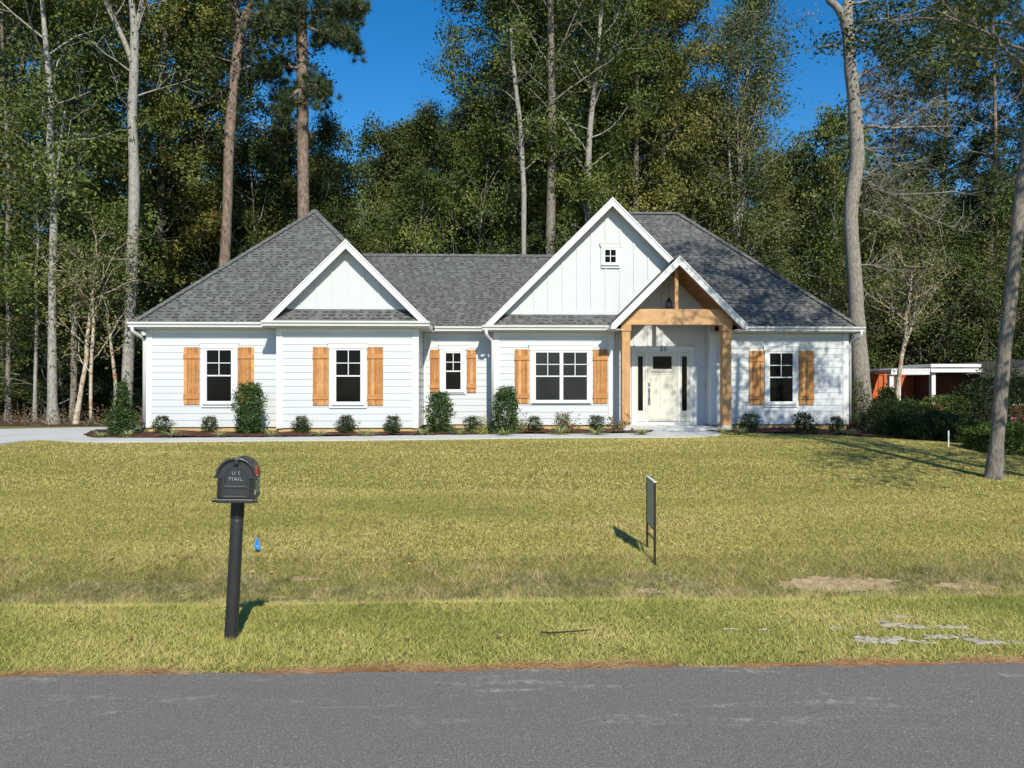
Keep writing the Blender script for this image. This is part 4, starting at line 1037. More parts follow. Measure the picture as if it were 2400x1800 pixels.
def place_shrub(name, label, cat, meshes, px, D, sx=1, sz=1, group=None, rz=None):
    X = (px - CX) / FPX * D; e = empty(name, (X, D, gz(X, D)), random.uniform(0, 6.28) if rz is None else rz)
    tag(e, label, cat, group)
    for nm, m in zip(['foliage', 'stem'] + ['flower'] * 20, meshes):
        o = link(nm, m, None, e); o.scale = (sx, sx, sz)
    return e
DB = 19.1
def hm(y0, y1, D=DB): return (y1 - y0) / FPX * D
gc = 'tall holly shrubs along the front wall'
place_shrub('holly_shrub', 'conical dark holly at the left corner of the house by the driveway', 'shrub', shrub_mesh(.64, 1.30, lambda z: 1.05 - .95 * z if z > .3 else .72 + .2 * z / .3, 700, .06, 1), 287, 18.6, group=gc)
place_shrub('holly_shrub', 'tall block-shaped holly overlapping the right shutter of the first window', 'shrub', shrub_mesh(.60, 1.26, lambda z: .98 if z < .72 else (.98 - (z - .72) * 1.5), 850, .06, 2), 585, 19.2, group=gc)
place_shrub('holly_shrub', 'narrow-topped holly in front of the smallest ground-floor window', 'shrub', shrub_mesh(.68, 1.04, lambda z: .95 if z < .45 else (.95 - (z - .45) * .9), 620, .06, 3), 1030, 19.6, group=gc)
place_shrub('holly_shrub', 'tall tapering holly at the left end of the twin window wall', 'shrub', shrub_mesh(.68, 1.18, lambda z: .98 if z < .5 else (.98 - (z - .5) * 1.25), 680, .06, 4), 1184, 19.5, group=gc)
box = [shrub_mesh(.37, .43, lambda z: .55 + .5 * math.sin(math.pi * min(1, z * .95 + .05)), 230, .040, 30 + k, 9, .032, 'leaf_box') for k in range(4)]
for px, lab, s, k in ((381, 'small boxwood nearest the left corner of the house', 1, 0), (492, 'small boxwood under the first window', 1, 1), (706, 'small boxwood under the left shutter of the second window', 1, 2),
                   (811, 'small boxwood under the right side of the second window', 1.05, 3), (921, 'small boxwood near the right corner of the left bay', 1, 0), (1105, 'small boxwood right of the smallest window beside the downspout', .95, 1),
                   (1253, 'small boxwood under the left shutter of the twin window', .95, 2), (1398, 'small boxwood under the right shutter of the twin window', 1, 3),
                   (1758, 'shaded boxwood right of the right porch column', 1.1, 0), (1882, 'wide shaded boxwood under the window of the right wing', 1.2, 1), (1958, 'shaded boxwood nearest the right corner of the house', .95, 2)):
    place_shrub('boxwood_shrub', lab, 'shrub', box[k], px, 19.3 if px < 1100 else 19.8, s, s, 'small boxwood shrubs along the front wall')
def rose_mesh(w, h, seed, nl=60, nf=7, leafmat='leaf_rose', fl='petal'):
    g = np.random.default_rng(seed); mb = MB(); tips = []
    for k in range(9):
        a = k * 2.4 + g.uniform(0, .6); q, d = curve((0, 0, 0), (math.cos(a) * .7 * w / h, math.sin(a) * .4, 1), h * g.uniform(.6, 1.05), 5, g, .16); mb.tube(q, np.linspace(.007, .0025, 6), 4, cap=False); tips += q[2:]
    cs = [tips[int(g.integers(0, len(tips)))] + g.normal(size=3) * .04 for _ in range(nl)]
    lm = leaf_mesh('foliage', cs, 5, .03, .05, seed=seed); lm.materials.append(M[leafmat])
    sm = mb.mesh('stem'); sm.materials.append(M['twig'])
    if not nf: return lm, sm
    out = [lm, sm]
    for q in range(nf):
        fm = leaf_mesh('flower', [tips[int(g.integers(0, len(tips)))] + np.array([0, -.03, .02])], 16, .012, .05, seed=seed + q); fm.materials.append(M[fl]); out.append(fm)
    return out
place_shrub('rose_bush', 'rose bush with red blooms left of the left porch column', 'shrub', rose_mesh(.55, .55, 61, 110, 8), 1447, 19.6)
place_shrub('rose_bush', 'rose bush under the twin window with pink blooms', 'shrub', rose_mesh(.6, .5, 62, 90, 6), 1335, 19.6)
place_shrub('rose_bush', 'loose pale rose bush right of the tallest tapering holly', 'shrub', rose_mesh(.45, .52, 63, 70, 3, fl='petal_pale'), 1222, 19.7)
place_shrub('rose_bush', 'spindly yellow-green bush beside the downspout of the bay', 'shrub', rose_mesh(.4, .5, 64, 50, 0, 'leaf_yellow'), 1133, 19.7)
place_shrub('rose_bush', 'dense rose bush in the middle of the twin window wall', 'shrub', shrub_mesh(.46, .50, lambda z: .8, 190, .045, 65, 7, .04, 'leaf_rose'), 1318, 19.8)
place_shrub('rose_bush', 'dark loose shrub at the base of the right column', 'shrub', rose_mesh(.5, .4, 66, 90, 0, 'leaf_box'), 1738, 19.8)
place_shrub('rose_bush', 'dark loose shrub right of the right wing window', 'shrub', rose_mesh(.6, .4, 67, 90, 0, 'leaf_box'), 1906, 19.7)
place_shrub('groundcover_plant', 'low yellow-green plant in front of the bay downspout', 'plant', rose_mesh(.4, .16, 68, 90, 0, 'leaf_yellow'), 1127, 19.0)
place_shrub('rose_bush', 'shrub with a few blooms at the foot of the big trunk', 'shrub', rose_mesh(.8, .6, 69, 190, 4, 'leaf_box'), 2045, 19.6)

def liriope(seed, L=.34, n=110):
    g = np.random.default_rng(seed); a = g.uniform(0, 6.28, n); e = g.uniform(.35, 1.35, n); ln = L * g.uniform(.6, 1.15, n)
    d = np.stack([np.cos(a), np.sin(a), np.zeros(n)], 1); s = np.stack([-np.sin(a), np.cos(a), np.zeros(n)], 1) * .0065
    P = []
    for t in (0, .35, .7, 1.0):
        out = ln * (np.cos(e) * t + .28 * t * t); up = ln * (np.sin(e) * t - .42 * t * t * (1.3 - .3 * np.sin(e)))
        P.append(d * out[:, None] + np.stack([np.zeros(n), np.zeros(n), np.maximum(up, .01)], 1) + d * .02)
    q = []
    for i in range(3):
        w0, w1 = (1, 1, .8, .15)[i], (1, 1, .8, .15)[i + 1]
        q.append(np.stack([P[i] - s * w0, P[i] + s * w0, P[i + 1] + s * w1, P[i + 1] - s * w1], 1))
    v = np.concatenate(q, 1).reshape(-1, 3); m = np_mesh('blade', v, 4, {'rnd': np.repeat(g.random(n), 3)}); m.materials.append(M['liriope_blade']); return m
lir = [liriope(s) for s in (1, 2, 3)]
lz = [(234, 17.9, 'leftmost, at the tip of the mulch bed'), (300, 18.0, 'under the conical holly'), (402, 17.95, 'below the boxwood nearest the left corner'), (518, 18.1, 'between the first window and the block-shaped holly'), (636, 18.2, 'below the left edge of the bay'),
      (750, 18.3, 'below the left shutter of the second window'), (857, 18.4, 'below the right shutter of the second window'), (990, 18.8, 'below the right corner of the left bay'), (1079, 18.9, 'right of the narrow-topped holly'), (1181, 18.7, 'in front of the tall tapering holly'),
      (1313, 19.0, 'below the left half of the twin window'), (1397, 18.9, 'below the right shutter of the twin window'), (1505, 18.9, 'right of the left porch column by the walk'), (1693, 19.5, 'left of the right porch column'), (1735, 19.2, 'right of the right porch column at the lawn edge'), (1985, 19.0, 'near the right corner of the house at the lawn edge')]
for i, (px, D, where) in enumerate(lz):
    X = (px - CX) / FPX * D
    o = link('liriope_clump', lir[i % 3], None, None, (X, D, gz(X, D) + .01)); o.rotation_euler = (0, 0, i * 1.3); s = random.uniform(.9, 1.25) * (1.15 if i in (2, 9) else 1); o.scale = (s, s, s)
    tag(o, 'variegated grass clump ' + where, 'plant', 'variegated grass clumps along the bed')

# ------------------------------------------------ hedges of the neighbouring garden
def hedge(name, label, X0, X1, Y0, Y1, z0, z1, seed, mat='hedge_leaf', n=900, rz=0, size=.06, cat='hedge'):
    g = np.random.default_rng(seed); cx, cy = (X0 + X1) / 2, (Y0 + Y1) / 2; a, b, h = (X1 - X0) / 2, (Y1 - Y0) / 2, z1 - z0
    cs = []
    for i in range(n):
        u_, v_, w_ = g.uniform(-1, 1, 3); w_ = (w_ + 1) / 2; f = g.integers(0, 5)
        if f == 0: u_ = 1
        elif f == 1: u_ = -1
        elif f == 2: v_ = -1
        elif f == 3: v_ = -1 if g.random() < .5 else 1
        else: w_ = 1
        rnd = 1 - .25 * (abs(u_) ** 4) * (w_ ** 4) - .1 * abs(v_) ** 4 * w_ ** 3
        bump = 1 + .06 * math.sin(u_ * 9 + seed) + .05 * math.sin(w_ * 7 + u_ * 5)
        cs.append((u_ * a * bump * (.9 + .1 * (1 - w_ ** 3)), v_ * b * bump, .04 + w_ * h * rnd * (1 + .03 * math.sin(u_ * 13)) * g.uniform(.93, 1)))
    e = empty(name, (cx, cy, z0), rz); tag(e, label, cat)
    lm = leaf_mesh('foliage', cs, 14, .05, size, seed=seed); link('foliage', lm, M[mat], e)
    mb = MB(); 
    for k in range(int(max(4, a * 5))):
        x = g.uniform(-a * .85, a * .85); q, _ = curve((x, g.uniform(-b, b) * .4, -.05), (g.normal() * .2, g.normal() * .2, 1), h * .85, 4, g, .15); mb.tube(q, np.linspace(.022, .006, 5), 4, cap=False)
    mb.build('stem', M['bark_dark'], e)
    return e
def hg(px0, px1, D0, D1, ytop, yb=None): 
    X0, X1 = (px0 - CX) / FPX * D0, (px1 - CX) / FPX * D0; z1 = EYE - (ytop - CY) / FPX * D0
    return X0, X1, D0, D1, gz((X0 + X1) / 2, (D0 + D1) / 2), z1
hedge('hedge', 'trimmed hedge with a sunlit flat top right of the big trunk', *hg(2105, 2190, 20.6, 22.4, 947), 71, n=1000, size=.055)
hedge('hedge', 'dark flowering hedge at the far edge of the lawn between the two big trunks', *hg(2140, 2262, 18.3, 19.4, 972), 72, 'leaf_deep', n=1100, size=.06)
hedge('hedge', 'dark rounded hedge low behind the white survey stake', *hg(2245, 2330, 17.6, 18.8, 985), 73, 'leaf_deep', n=700, size=.06)
hedge('hedge', 'green clipped hedge behind the leaning trunk at the right edge', *hg(2335, 2470, 15.6, 16.6, 1002), 74, n=1000, size=.05)
hedge('hedge', 'long low hedge in front of the picket fence', *hg(2185, 2300, 27.5, 28.8, 932), 75, 'leaf_forest', n=900, size=.08)
place_shrub('holly_shrub', 'dark conical shrub beside the big trunk in front of the orange fence', 'shrub', shrub_mesh(.62, 1.25, lambda z: .9 if z < .5 else .9 - (z - .5) * 1.4, 420, .08, 80, 9, .08, 'leaf_deep'), 2080, 21.0)
place_shrub('azalea_bush', 'reddish loose bush above the sunlit hedge', 'shrub', shrub_mesh(1.0, .8, lambda z: .5 + .5 * math.sin(math.pi * z), 200, .09, 81, 6, .12, 'leaf_rose'), 2128, 26.5)
place_shrub('azalea_bush', 'dark open bush in front of the white canopy posts', 'shrub', shrub_mesh(1.8, 1.45, lambda z: .5 + .5 * math.sin(math.pi * z), 110, .08, 82, 6, .18, 'leaf_deep'), 2258, 25.5)
place_shrub('camellia_bush', 'bush with pink blooms between the house corner and the big trunk', 'shrub', shrub_mesh(.7, 1.5, lambda z: .6 + .4 * math.sin(math.pi * z), 300, .07, 83, 7, .09, 'leaf_deep') , 2002, 22.6)
place_shrub('camellia_bush', 'low dark bush between the big trunk and the dark flowering hedge', 'shrub', shrub_mesh(1.6, .95, lambda z: .6 + .4 * math.sin(math.pi * z), 520, .07, 84, 8, .10, 'leaf_deep') , 2098, 19.6)
place_shrub('camellia_bush', 'tall dark bush hiding the neighbouring building', 'shrub', shrub_mesh(1.9, 2.3, lambda z: .6 + .4 * math.sin(math.pi * z), 420, .10, 88, 8, .15, 'leaf_deep'), 2345, 27.5)
place_shrub('azalea_bush', 'ragged dark bush left of the leaning trunk at the right edge', 'shrub', shrub_mesh(1.8, 1.5, lambda z: .6 + .4 * math.sin(math.pi * z), 480, .08, 85, 7, .14, 'leaf_deep') , 2312, 20.5)
e = [o for o in bpy.data.objects if o.get('label', '').startswith('bush with pink')][0]; [link('flower', leaf_mesh('flower', [(random.uniform(-.4, .4), -.25, random.uniform(.2, 1.2))], 14, .015, .06, seed=9 + q), M['petal'], e) for q in range(7)]
# ------------------------------------------------------------------ ground, road, walk, bed
def grid_sheet(name, xs, ys, lift, mat, inside=None, wob=0):
    xs = np.asarray(xs); ys = np.asarray(ys); Xg, Yg = np.meshgrid(xs, ys); Zg = ground(Xg, Yg) + lift
    nx, ny = len(xs), len(ys); idx = np.arange(nx * ny).reshape(ny, nx)
    f = np.stack([idx[:-1, :-1], idx[:-1, 1:], idx[1:, 1:], idx[1:, :-1]], -1).reshape(-1, 4)
    me = bpy.data.meshes.new(name); me.from_pydata(np.stack([Xg, Yg, Zg], -1).reshape(-1, 3).tolist(), [], f.tolist())
    me.polygons.foreach_set('use_smooth', [True] * len(me.polygons)); me.update()
    return link(name, me, M[mat])
xs = np.unique(np.r_[np.linspace(-400, -30, 12), np.linspace(-30, 30, 121), np.linspace(30, 400, 12)])
ys = np.unique(np.r_[-60, -30, -10, 0, np.linspace(2, 22, 161), np.linspace(22, 60, 40), 100, 200, 400])
tag(grid_sheet('ground', xs, ys, 0, 'lawn_soil'), kind='structure')
def in_poly(x, y, poly):
    x = np.asarray(x); y = np.asarray(y); c = np.zeros(x.shape, bool); n = len(poly); j = n - 1
    for i in range(n):
        xi, yi = poly[i]; xj, yj = poly[j]
        k = ((yi > y) != (yj > y)) & (x < (xj - xi) * (y - yi) / (yj - yi + 1e-12) + xi); c ^= k; j = i
    return c
def poly_sheet(name, poly, lift, mat, zflat=None, thick=0):
    import bmesh
    bm = bmesh.new(); vs = [bm.verts.new((x, y, (gz(x, y) if zflat is None else zflat) + lift)) for x, y in poly]; f = bm.faces.new(vs)
    if f.normal.z < 0: f.normal_flip()
    if thick:
        r = bmesh.ops.extrude_face_region(bm, geom=[f]); bmesh.ops.translate(bm, vec=(0, 0, -thick), verts=[v for v in r['geom'] if isinstance(v, bmesh.types.BMVert)])
        bmesh.ops.recalc_face_normals(bm, faces=bm.faces)
    bmesh.ops.triangulate(bm, faces=bm.faces[:])
    me = bpy.data.meshes.new(name); bm.to_mesh(me); bm.free(); return link(name, me, M[mat])
def gp(px, py, z=.405):          # point of level ground under a sight line
    D = (EYE - z) / (py - CY) * FPX; return ((px - CX) / FPX * D, D)
def smooth_poly(P, n=3):
    for _ in range(n):
        Q = []
        for i in range(len(P)):
            a, b = P[i], P[(i + 1) % len(P)]; Q += [(a[0] * .75 + b[0] * .25, a[1] * .75 + b[1] * .25), (a[0] * .25 + b[0] * .75, a[1] * .25 + b[1] * .75)]
        P = Q
    return P
# road in strips along the street direction
ry0, ry1 = -6.0, 4.33
rp = [uv2w(u, v) for u, v in ((-120, ry0), (120, ry0), (120, ry1), (-120, ry1))]
rxs = np.unique(np.r_[np.linspace(-120, 120, 200), np.linspace(-6, 6, 500)])
edge = [uv2w(u, ry1 + .012 * math.sin(u * 2.3) + .008 * math.sin(u * 7.1) + .006 * math.sin(u * 23) + .005 * math.sin(u * 51)) for u in rxs]
tag(poly_sheet('road', [rp[0], rp[1]] + edge[::-1], .004, 'asphalt', zflat=0.0, thick=.04), kind='structure')
# forest floor
FF = [(-60, 24.3), (-30, 23.6), (-18, 23.3), (-13.5, 23.0), (-11.5, 23.4), (-10.8, 25), (-10.8, 31), (10.4, 31), (10.4, 22.0), (12, 19.2), (12.2, 17.4), (14, 16.4), (20, 15.2), (60, 14), (60, 80), (-60, 80)]
def sheet_masked(name, poly, lift, mat, xr, yr, step):
    xs = np.arange(xr[0], xr[1], step); ys = np.arange(yr[0], yr[1], step); Xg, Yg = np.meshgrid(xs, ys); Z = ground(Xg, Yg) + lift
    idx = np.arange(Xg.size).reshape(Xg.shape); cx = (Xg[:-1, :-1] + Xg[1:, 1:]) / 2; cy = (Yg[:-1, :-1] + Yg[1:, 1:]) / 2; m = in_poly(cx, cy, poly)
    f = np.stack([idx[:-1, :-1], idx[:-1, 1:], idx[1:, 1:], idx[1:, :-1]], -1)[m]
    used = np.unique(f); mp = np.zeros(Xg.size, int); mp[used] = np.arange(len(used)); P = np.stack([Xg, Yg, Z], -1).reshape(-1, 3)[used]
    me = bpy.data.meshes.new(name); me.from_pydata(P.tolist(), [], mp[f].tolist()); me.update(); return link(name, me, M[mat])
tag(sheet_masked('forest_floor', FF, .012, 'litter', (-60, 60), (13, 80), .6), kind='structure')
DS = [uv2w(u, 6.5 + .05 * math.sin(u * 3)) for u in np.linspace(-25, 25, 400)] + [uv2w(u, 7.62 + .10 * math.sin(u * 1.7) + .08 * math.sin(u * 4.3)) for u in np.linspace(25, -25, 400)]
tag(sheet_masked('ditch', DS, .004, 'ditch_soil', (-25, 25), (5, 10), .05), kind='structure')
# driveway and walk: one pale concrete surface
front = [(-400, 1046), (0, 1041), (60, 1034), (101, 1031), (170, 1036), (260, 1037), (420, 1036), (640, 1034), (800, 1033), (1000, 1031), (1200, 1028), (1400, 1026.5), (1580, 1026), (1650, 1024), (1685, 1021), (1692, 1017), (1680, 1013), (1650, 1010)]
back = [(1500, 1008), (1530, 1009), (1534, 1012), (1515, 1015.5), (1440, 1017), (1200, 1018.5), (1000, 1021), (800, 1024), (600, 1026.2), (400, 1027.3), (290, 1027.5), (215, 1026), (196, 1021), (212, 1014), (260, 1011), (325, 1009), (325, 1001), (180, 1003), (0, 1006.5), (-400, 1010)]
conc = [gp(x, y) for x, y in front] + [gp(1650, 1008), gp(1500, 1007)] + [gp(x, y) for x, y in back]
tag(poly_sheet('walk', conc, .022, 'concrete', zflat=.40, thick=.09), kind='structure')
# saw joints in the walk
mb = MB()
for px in (470, 700, 920, 1140, 1210, 1370, 1560):
    a = gp(px, 1036); b = gp(px + 6 if px != 1210 else 1220, 1018)
# mulch beds
bedL = [gp(x, y) for x, y in ((196, 1021), (215, 1026.3), (290, 1027.8), (400, 1027.6), (600, 1026.5), (800, 1024.3), (1000, 1021.3), (1200, 1018.8), (1440, 1017.3), (1515, 1015.8), (1534, 1012.3), (1530, 1009))] + [uv2w(uE0 + .3, vM - .91), uv2w(uE0 - .05, vM - .9), uv2w(uE0 - .05, vM), uv2w(uRBl, vC), uv2w(uLBr, vC), uv2w(uLBr, vLW + .1), uv2w(uL - .2, vLW + .1), uv2w(uL - .5, vLW - .4), gp(260, 1012), gp(212, 1015)]
bedR = [gp(1655, 1011), gp(1692, 1014.5), gp(1760, 1014), gp(1850, 1017), gp(1960, 1020)] + [(9.6, 18.3), (11.0, 17.9), (12.3, 17.3), (12.8, 20), (11, 24), uv2w(uMR + .3, 24), uv2w(uMR + .1, vM), uv2w(uE1 + .2, vM), uv2w(uE1 + .1, vM - .9)]
def mulch(name, poly, lift):
    xs_ = [p[0] for p in poly]; ys_ = [p[1] for p in poly]; step = .09
    X = np.arange(min(xs_), max(xs_), step); Y = np.arange(min(ys_), max(ys_), step); Xg, Yg = np.meshgrid(X, Y); g = np.random.default_rng(3)
    Zg = ground(Xg, Yg) + lift + g.uniform(0, .035, Xg.shape) + .02 * np.sin(Xg * 3) * np.sin(Yg * 4)
    idx = np.arange(Xg.size).reshape(Xg.shape); cx = (Xg[:-1, :-1] + Xg[1:, 1:]) / 2; cy = (Yg[:-1, :-1] + Yg[1:, 1:]) / 2; m = in_poly(cx, cy, poly)
    f = np.stack([idx[:-1, :-1], idx[:-1, 1:], idx[1:, 1:], idx[1:, :-1]], -1)[m]; used = np.unique(f); mp = np.zeros(Xg.size, int); mp[used] = np.arange(len(used))
    me = bpy.data.meshes.new(name); me.from_pydata(np.stack([Xg, Yg, Zg], -1).reshape(-1, 3)[used].tolist(), [], mp[f].tolist()); me.update()
    return link(name, me, M['mulch'])
tag(mulch('mulch_bed', bedL, .028), kind='structure'); tag(mulch('mulch_bed', bedR, .028), kind='structure')

# ------------------------------------------------ grass blades
def blades(name, X, Y, h, w, seed, mat, lean=.5, kind='stuff', label=None, cat='grass', lift=0):
    g = np.random.default_rng(seed); n = len(X); z = ground(X, Y) + lift; a = g.uniform(0, 6.28, n); t = g.uniform(-.3, .3, n) + np.where(g.random(n) < .5, 0, math.pi)
    d = np.stack([np.cos(a), np.sin(a)], 1); hh = h * g.uniform(.5, 1.25, n); ww = w * g.uniform(.6, 1.2, n)
    s = np.stack([np.cos(t), np.sin(t) * .6], 1) * ww[:, None] / 2
    L = (hh * lean * g.uniform(.2, 1.6, n))[:, None]
    P0 = np.stack([X, Y, z - .004], 1); sv = np.concatenate([s, np.zeros((n, 1))], 1); dv = np.concatenate([d * L, np.zeros((n, 1))], 1)
    tip = P0 + dv + np.stack([0 * hh, 0 * hh, hh], 1)
    v = np.stack([P0 - sv, P0 + sv, tip], 1).reshape(-1, 3)
    o = link(name, np_mesh(name, v, 3, {'rnd': g.random(n)}), M[mat]); tag(o, label, cat, None, 'stuff'); return o
def scatter(n, x0, x1, y0, y1, seed, fan=True):
    g = np.random.default_rng(seed); Y = g.uniform(y0, y1, n); half = .78 * Y + 1.5 if fan else None
    X = g.uniform(-1, 1, n) * half; return X, Y
gb = np.random.default_rng(77)
bare = []                                   # (x, y, half length, half depth, soil)
def scatter_bare(cx, cy, a, b, n, soil, big=.16):
    for _ in range(int(n * 1.6)):
        r = gb.normal(size=2) * .55; k = gb.uniform(.2, .8); bare.append((cx + r[0] * a, cy + r[1] * b, big * k * gb.uniform(.7, 1.6), big * k * gb.uniform(.3, .55), soil))
for px_, py_, wp, hp_ in ((2055, 1507, 80, 20), (2090, 1503, 60, 14), (2028, 1500, 36, 10), (2190, 1498, 50, 10), (2218, 1496, 50, 9), (2310, 1509, 60, 17), (2280, 1506, 36, 11), (2265, 1494, 30, 8), (2390, 1514, 30, 14), (2100, 1467, 60, 11), (2130, 1471, 50, 9), (2160, 1472, 30, 9), (2235, 1472, 70, 9),
        (1958, 1474, 24, 9), (2070, 1457, 22, 8), (2105, 1442, 36, 7), (1715, 1476, 40, 6), (1790, 1477, 24, 6), (2170, 1512, 40, 8)):
    D_ = (EYE + .06) / (py_ - CY) * FPX; D_ -= (.06 + ground(0, D_)) * 2.4; sc_ = FPX / D_
    a_, b_ = wp / 2 / sc_, hp_ / 2 * D_ / (py_ - CY) * 1.3
    for _ in range(int(4 + wp / 5)):
        q_ = gb.uniform(-1, 1, 2); bare.append(((px_ - CX) / sc_ + q_[0] * a_, float(D_) + q_[1] * b_ * .8, a_ * gb.uniform(.10, .38), b_ * gb.uniform(.18, .55), 'sand'))
scatter_bare(3.45, 7.6, .42, .12, 15, 'dirt', .22); scatter_bare(4.6, 7.5, .5, .15, 8, 'dirt', .16); scatter_bare(.3, 6.8, .8, .12, 12, 'dirt', .16); scatter_bare(1.6, 7.0, .6, .25, 9, 'dirt', .14); scatter_bare(-2.6, 7.2, 1.2, .25, 8, 'dirt', .12); scatter_bare(-1.83, 4.99, .06, .05, 2, 'dirt', .05)
scatter_bare(-2.3, 8.15, .5, .07, 7, 'dirt', .07)
def bare_w(X, Y):
    m = np.zeros(len(X))
    for cx, cy, a, b, soil in bare:
        q = ((X - cx) / a) ** 2 + ((Y - cy) / b) ** 2; q = q + .5 * np.sin(X * 61 + cy * 9) * np.sin(Y * 57) + .35 * np.sin(X * 97 + Y * 133); m = np.maximum(m, np.clip(1.7 - q, 0, 1))
    return m
def vdist(X, Y): return -X * ST + Y * CT
def keep(X, Y, ymin=0):
    v = vdist(X, Y); k = ~in_poly(X, Y, conc) & ~in_poly(X, Y, bedL) & ~in_poly(X, Y, bedR) & ~in_poly(X, Y, FF)
    return k & (v > 4.36 + .03 * np.sin(X * 5) + .02 * np.sin(X * 17)) & (v < 19.9)
g = np.random.default_rng(5)
def sub(X, Y, m): return X[m], Y[m]
# verge 4.4 - 6.4
X, Y = scatter(190000, 0, 0, 4.2, 6.7, 1); m = keep(X, Y) & (g.random(len(X)) > bare_w(X, Y) * .88); X, Y = sub(X, Y, m)
vv = vdist(X, Y)
blades('verge_grass', X, Y, .027, .0044, 1, 'verge_blades', 1.5, label='bright green verge grass between the road and the ditch')
# ditch: longer rough grass
X, Y = scatter(95000, 0, 0, 6.0, 8.6, 2); v = vdist(X, Y); pr = smooth(6.25, 6.5, v) * (1 - smooth(7.7, 8.4, v)) * np.clip(.62 + .5 * np.sin(X * 4.3 + 2 * np.sin(v * 5)) * np.sin(v * 9 + X * 2.1) + .25 * np.sin(X * 13) * np.sin(v * 17) + .2, .55, 1); m = keep(X, Y) & (g.random(len(X)) < pr) & (g.random(len(X)) > bare_w(X, Y) * .75); X, Y = sub(X, Y, m)
blades('ditch_grass', X, Y, .062, .0048, 2, 'rough_blades', 1.5, label='longer rough brownish grass growing in the shallow ditch')
X, Y = scatter(17000, 0, 0, 6.3, 8.4, 32); m = keep(X, Y) & (g.random(len(X)) > bare_w(X, Y) * .8); X, Y = sub(X, Y, m)
blades('ditch_grass', X, Y, .05, .0048, 33, 'verge_blades', 1.3, label='greener grass mixed into the rough ditch grass')
# tufts in the ditch
tx, ty = scatter(420, 0, 0, 6.4, 8.1, 12); k = 34; X = np.repeat(tx, k) + g.normal(size=len(tx) * k) * .035; Y = np.repeat(ty, k) + g.normal(size=len(ty) * k) * .03; m = keep(X, Y); X, Y = sub(X, Y, m)
h_ = len(X) * 2 // 3; h_ -= h_ % k
blades('ditch_grass', X[:h_], Y[:h_], .10, .0055, 13, 'rough_blades', 1.3, label='straw-coloured tufts of taller grass on the ditch bank')
blades('ditch_grass', X[h_:], Y[h_:], .085, .0050, 14, 'verge_blades', 1.1, label='green tufts of taller grass on the ditch bank')
X, Y = scatter(225000, 0, 0, 7.6, 11.5, 3); v = vdist(X, Y); m = keep(X, Y) & (g.random(len(X)) > bare_w(X, Y) * .5) & (g.random(len(X)) < smooth(7.7, 8.2, v)); X, Y = sub(X, Y, m)
blades('lawn_grass', X, Y, .026, .0064, 3, 'lawn_blades', 1.5, label='mown yellow-green lawn in its nearer half')
X, Y = scatter(235000, 0, 0, 11.5, 20.5, 4); m = keep(X, Y); X, Y = sub(X, Y, m)
blades('lawn_grass', X, Y, .026, .011, 4, 'lawn_blades', 1.5, label='mown yellow-green lawn in its far half up to the walk')
tx = mx_ = at(541, 1500, 5.0).x; X = g.normal(size=700) * .09 + tx; Y = 5.0 + g.normal(size=700) * .06 - .02
blades('verge_grass', X, Y, .05, .0045, 21, 'verge_blades', .9, label='longer grass left standing around the foot of the mailbox post')
# sand and dirt showing through
def soil_mesh(soil, nm):
    mb = MB()
    for i, (cx, cy, a, b, so_) in enumerate(bare):
        if so_ != soil: continue
        n = 44; t = np.linspace(0, 2 * math.pi, n + 1)[:-1]; r = 1.15 + .22 * np.sin(3 * t + i) + .15 * np.sin(7 * t + 2 * i) + gb.uniform(-.14, .14, n)
        P = [(cx + math.cos(q) * a * k, cy + math.sin(q) * b * k) for q, k in zip(t, r)]; lf = .0045 + .0004 * (i % 12)
        mb.add([(x, y, gz(x, y) + lf) for x, y in P] + [(cx, cy, gz(cx, cy) + lf + .004)], [(j, (j + 1) % n, n) for j in range(n)])
    tag(mb.build(nm, M[soil]), kind='structure')
soil_mesh('sand', 'sand_patch'); soil_mesh('dirt', 'dirt_patch')
# pine straw along the road edge and fallen leaves
n = 15000; u = g.uniform(-5, 5, n); v = 4.335 + np.abs(g.normal(size=n)) * .034 * (1.1 + np.sin(u * 3.1) * np.sin(u * 1.3) + .4 * np.sin(u * 9.0)) - .006; X = u * CT - v * ST; Y = u * ST + v * CT
a = g.normal(size=n) * .55; L = g.uniform(.03, .08, n); d = np.stack([np.cos(a), np.sin(a), g.uniform(-.1, .15, n)], 1) * L[:, None]; s = np.stack([-np.sin(a), np.cos(a), 0 * a], 1) * .0010
P = np.stack([X, Y, ground(X, Y) + .012 + g.uniform(0, .012, n)], 1); vv_ = np.stack([P - s, P + s, P + d + s, P + d - s], 1).reshape(-1, 3)
tag(link('pine_straw', np_mesh('pine_straw', vv_, 4, {'rnd': g.random(n)}), M['straw']), 'reddish pine needles gathered along the edge of the road', 'pine straw', kind='stuff')
cs = []
for i in range(150):
    D = random.uniform(4.5, 17); x = random.uniform(-.68, .68) * D; cs.append((x, D, gz(x, D) + .035))
tag(link('fallen_leaves', leaf_mesh('fallen_leaves', cs, 1, .0, .055, seed=4, up=3), M['straw']), 'brown fallen leaves scattered over the grass', 'leaves', kind='stuff')
cs = []
for i in range(260):
    x = random.uniform(-22, -10.9); D = random.uniform(23.6, 25.5); cs.append((x, D, gz(x, D) + .12 + abs(random.gauss(0, .16))))
mb = MB(); g2 = np.random.default_rng(8)
for c in cs:
    q, _ = curve((c[0], c[1], gz(c[0], c[1])), (g2.normal(), g2.normal() * .5, .9), random.uniform(.3, .9), 3, g2, .3); mb.tube(q, [.008, .006, .005, .003], 3, cap=False)
br = mb.build('brush_stems', M['twig']); tag(br, 'dry twigs and brush along the far side of the driveway', 'brush', kind='stuff')
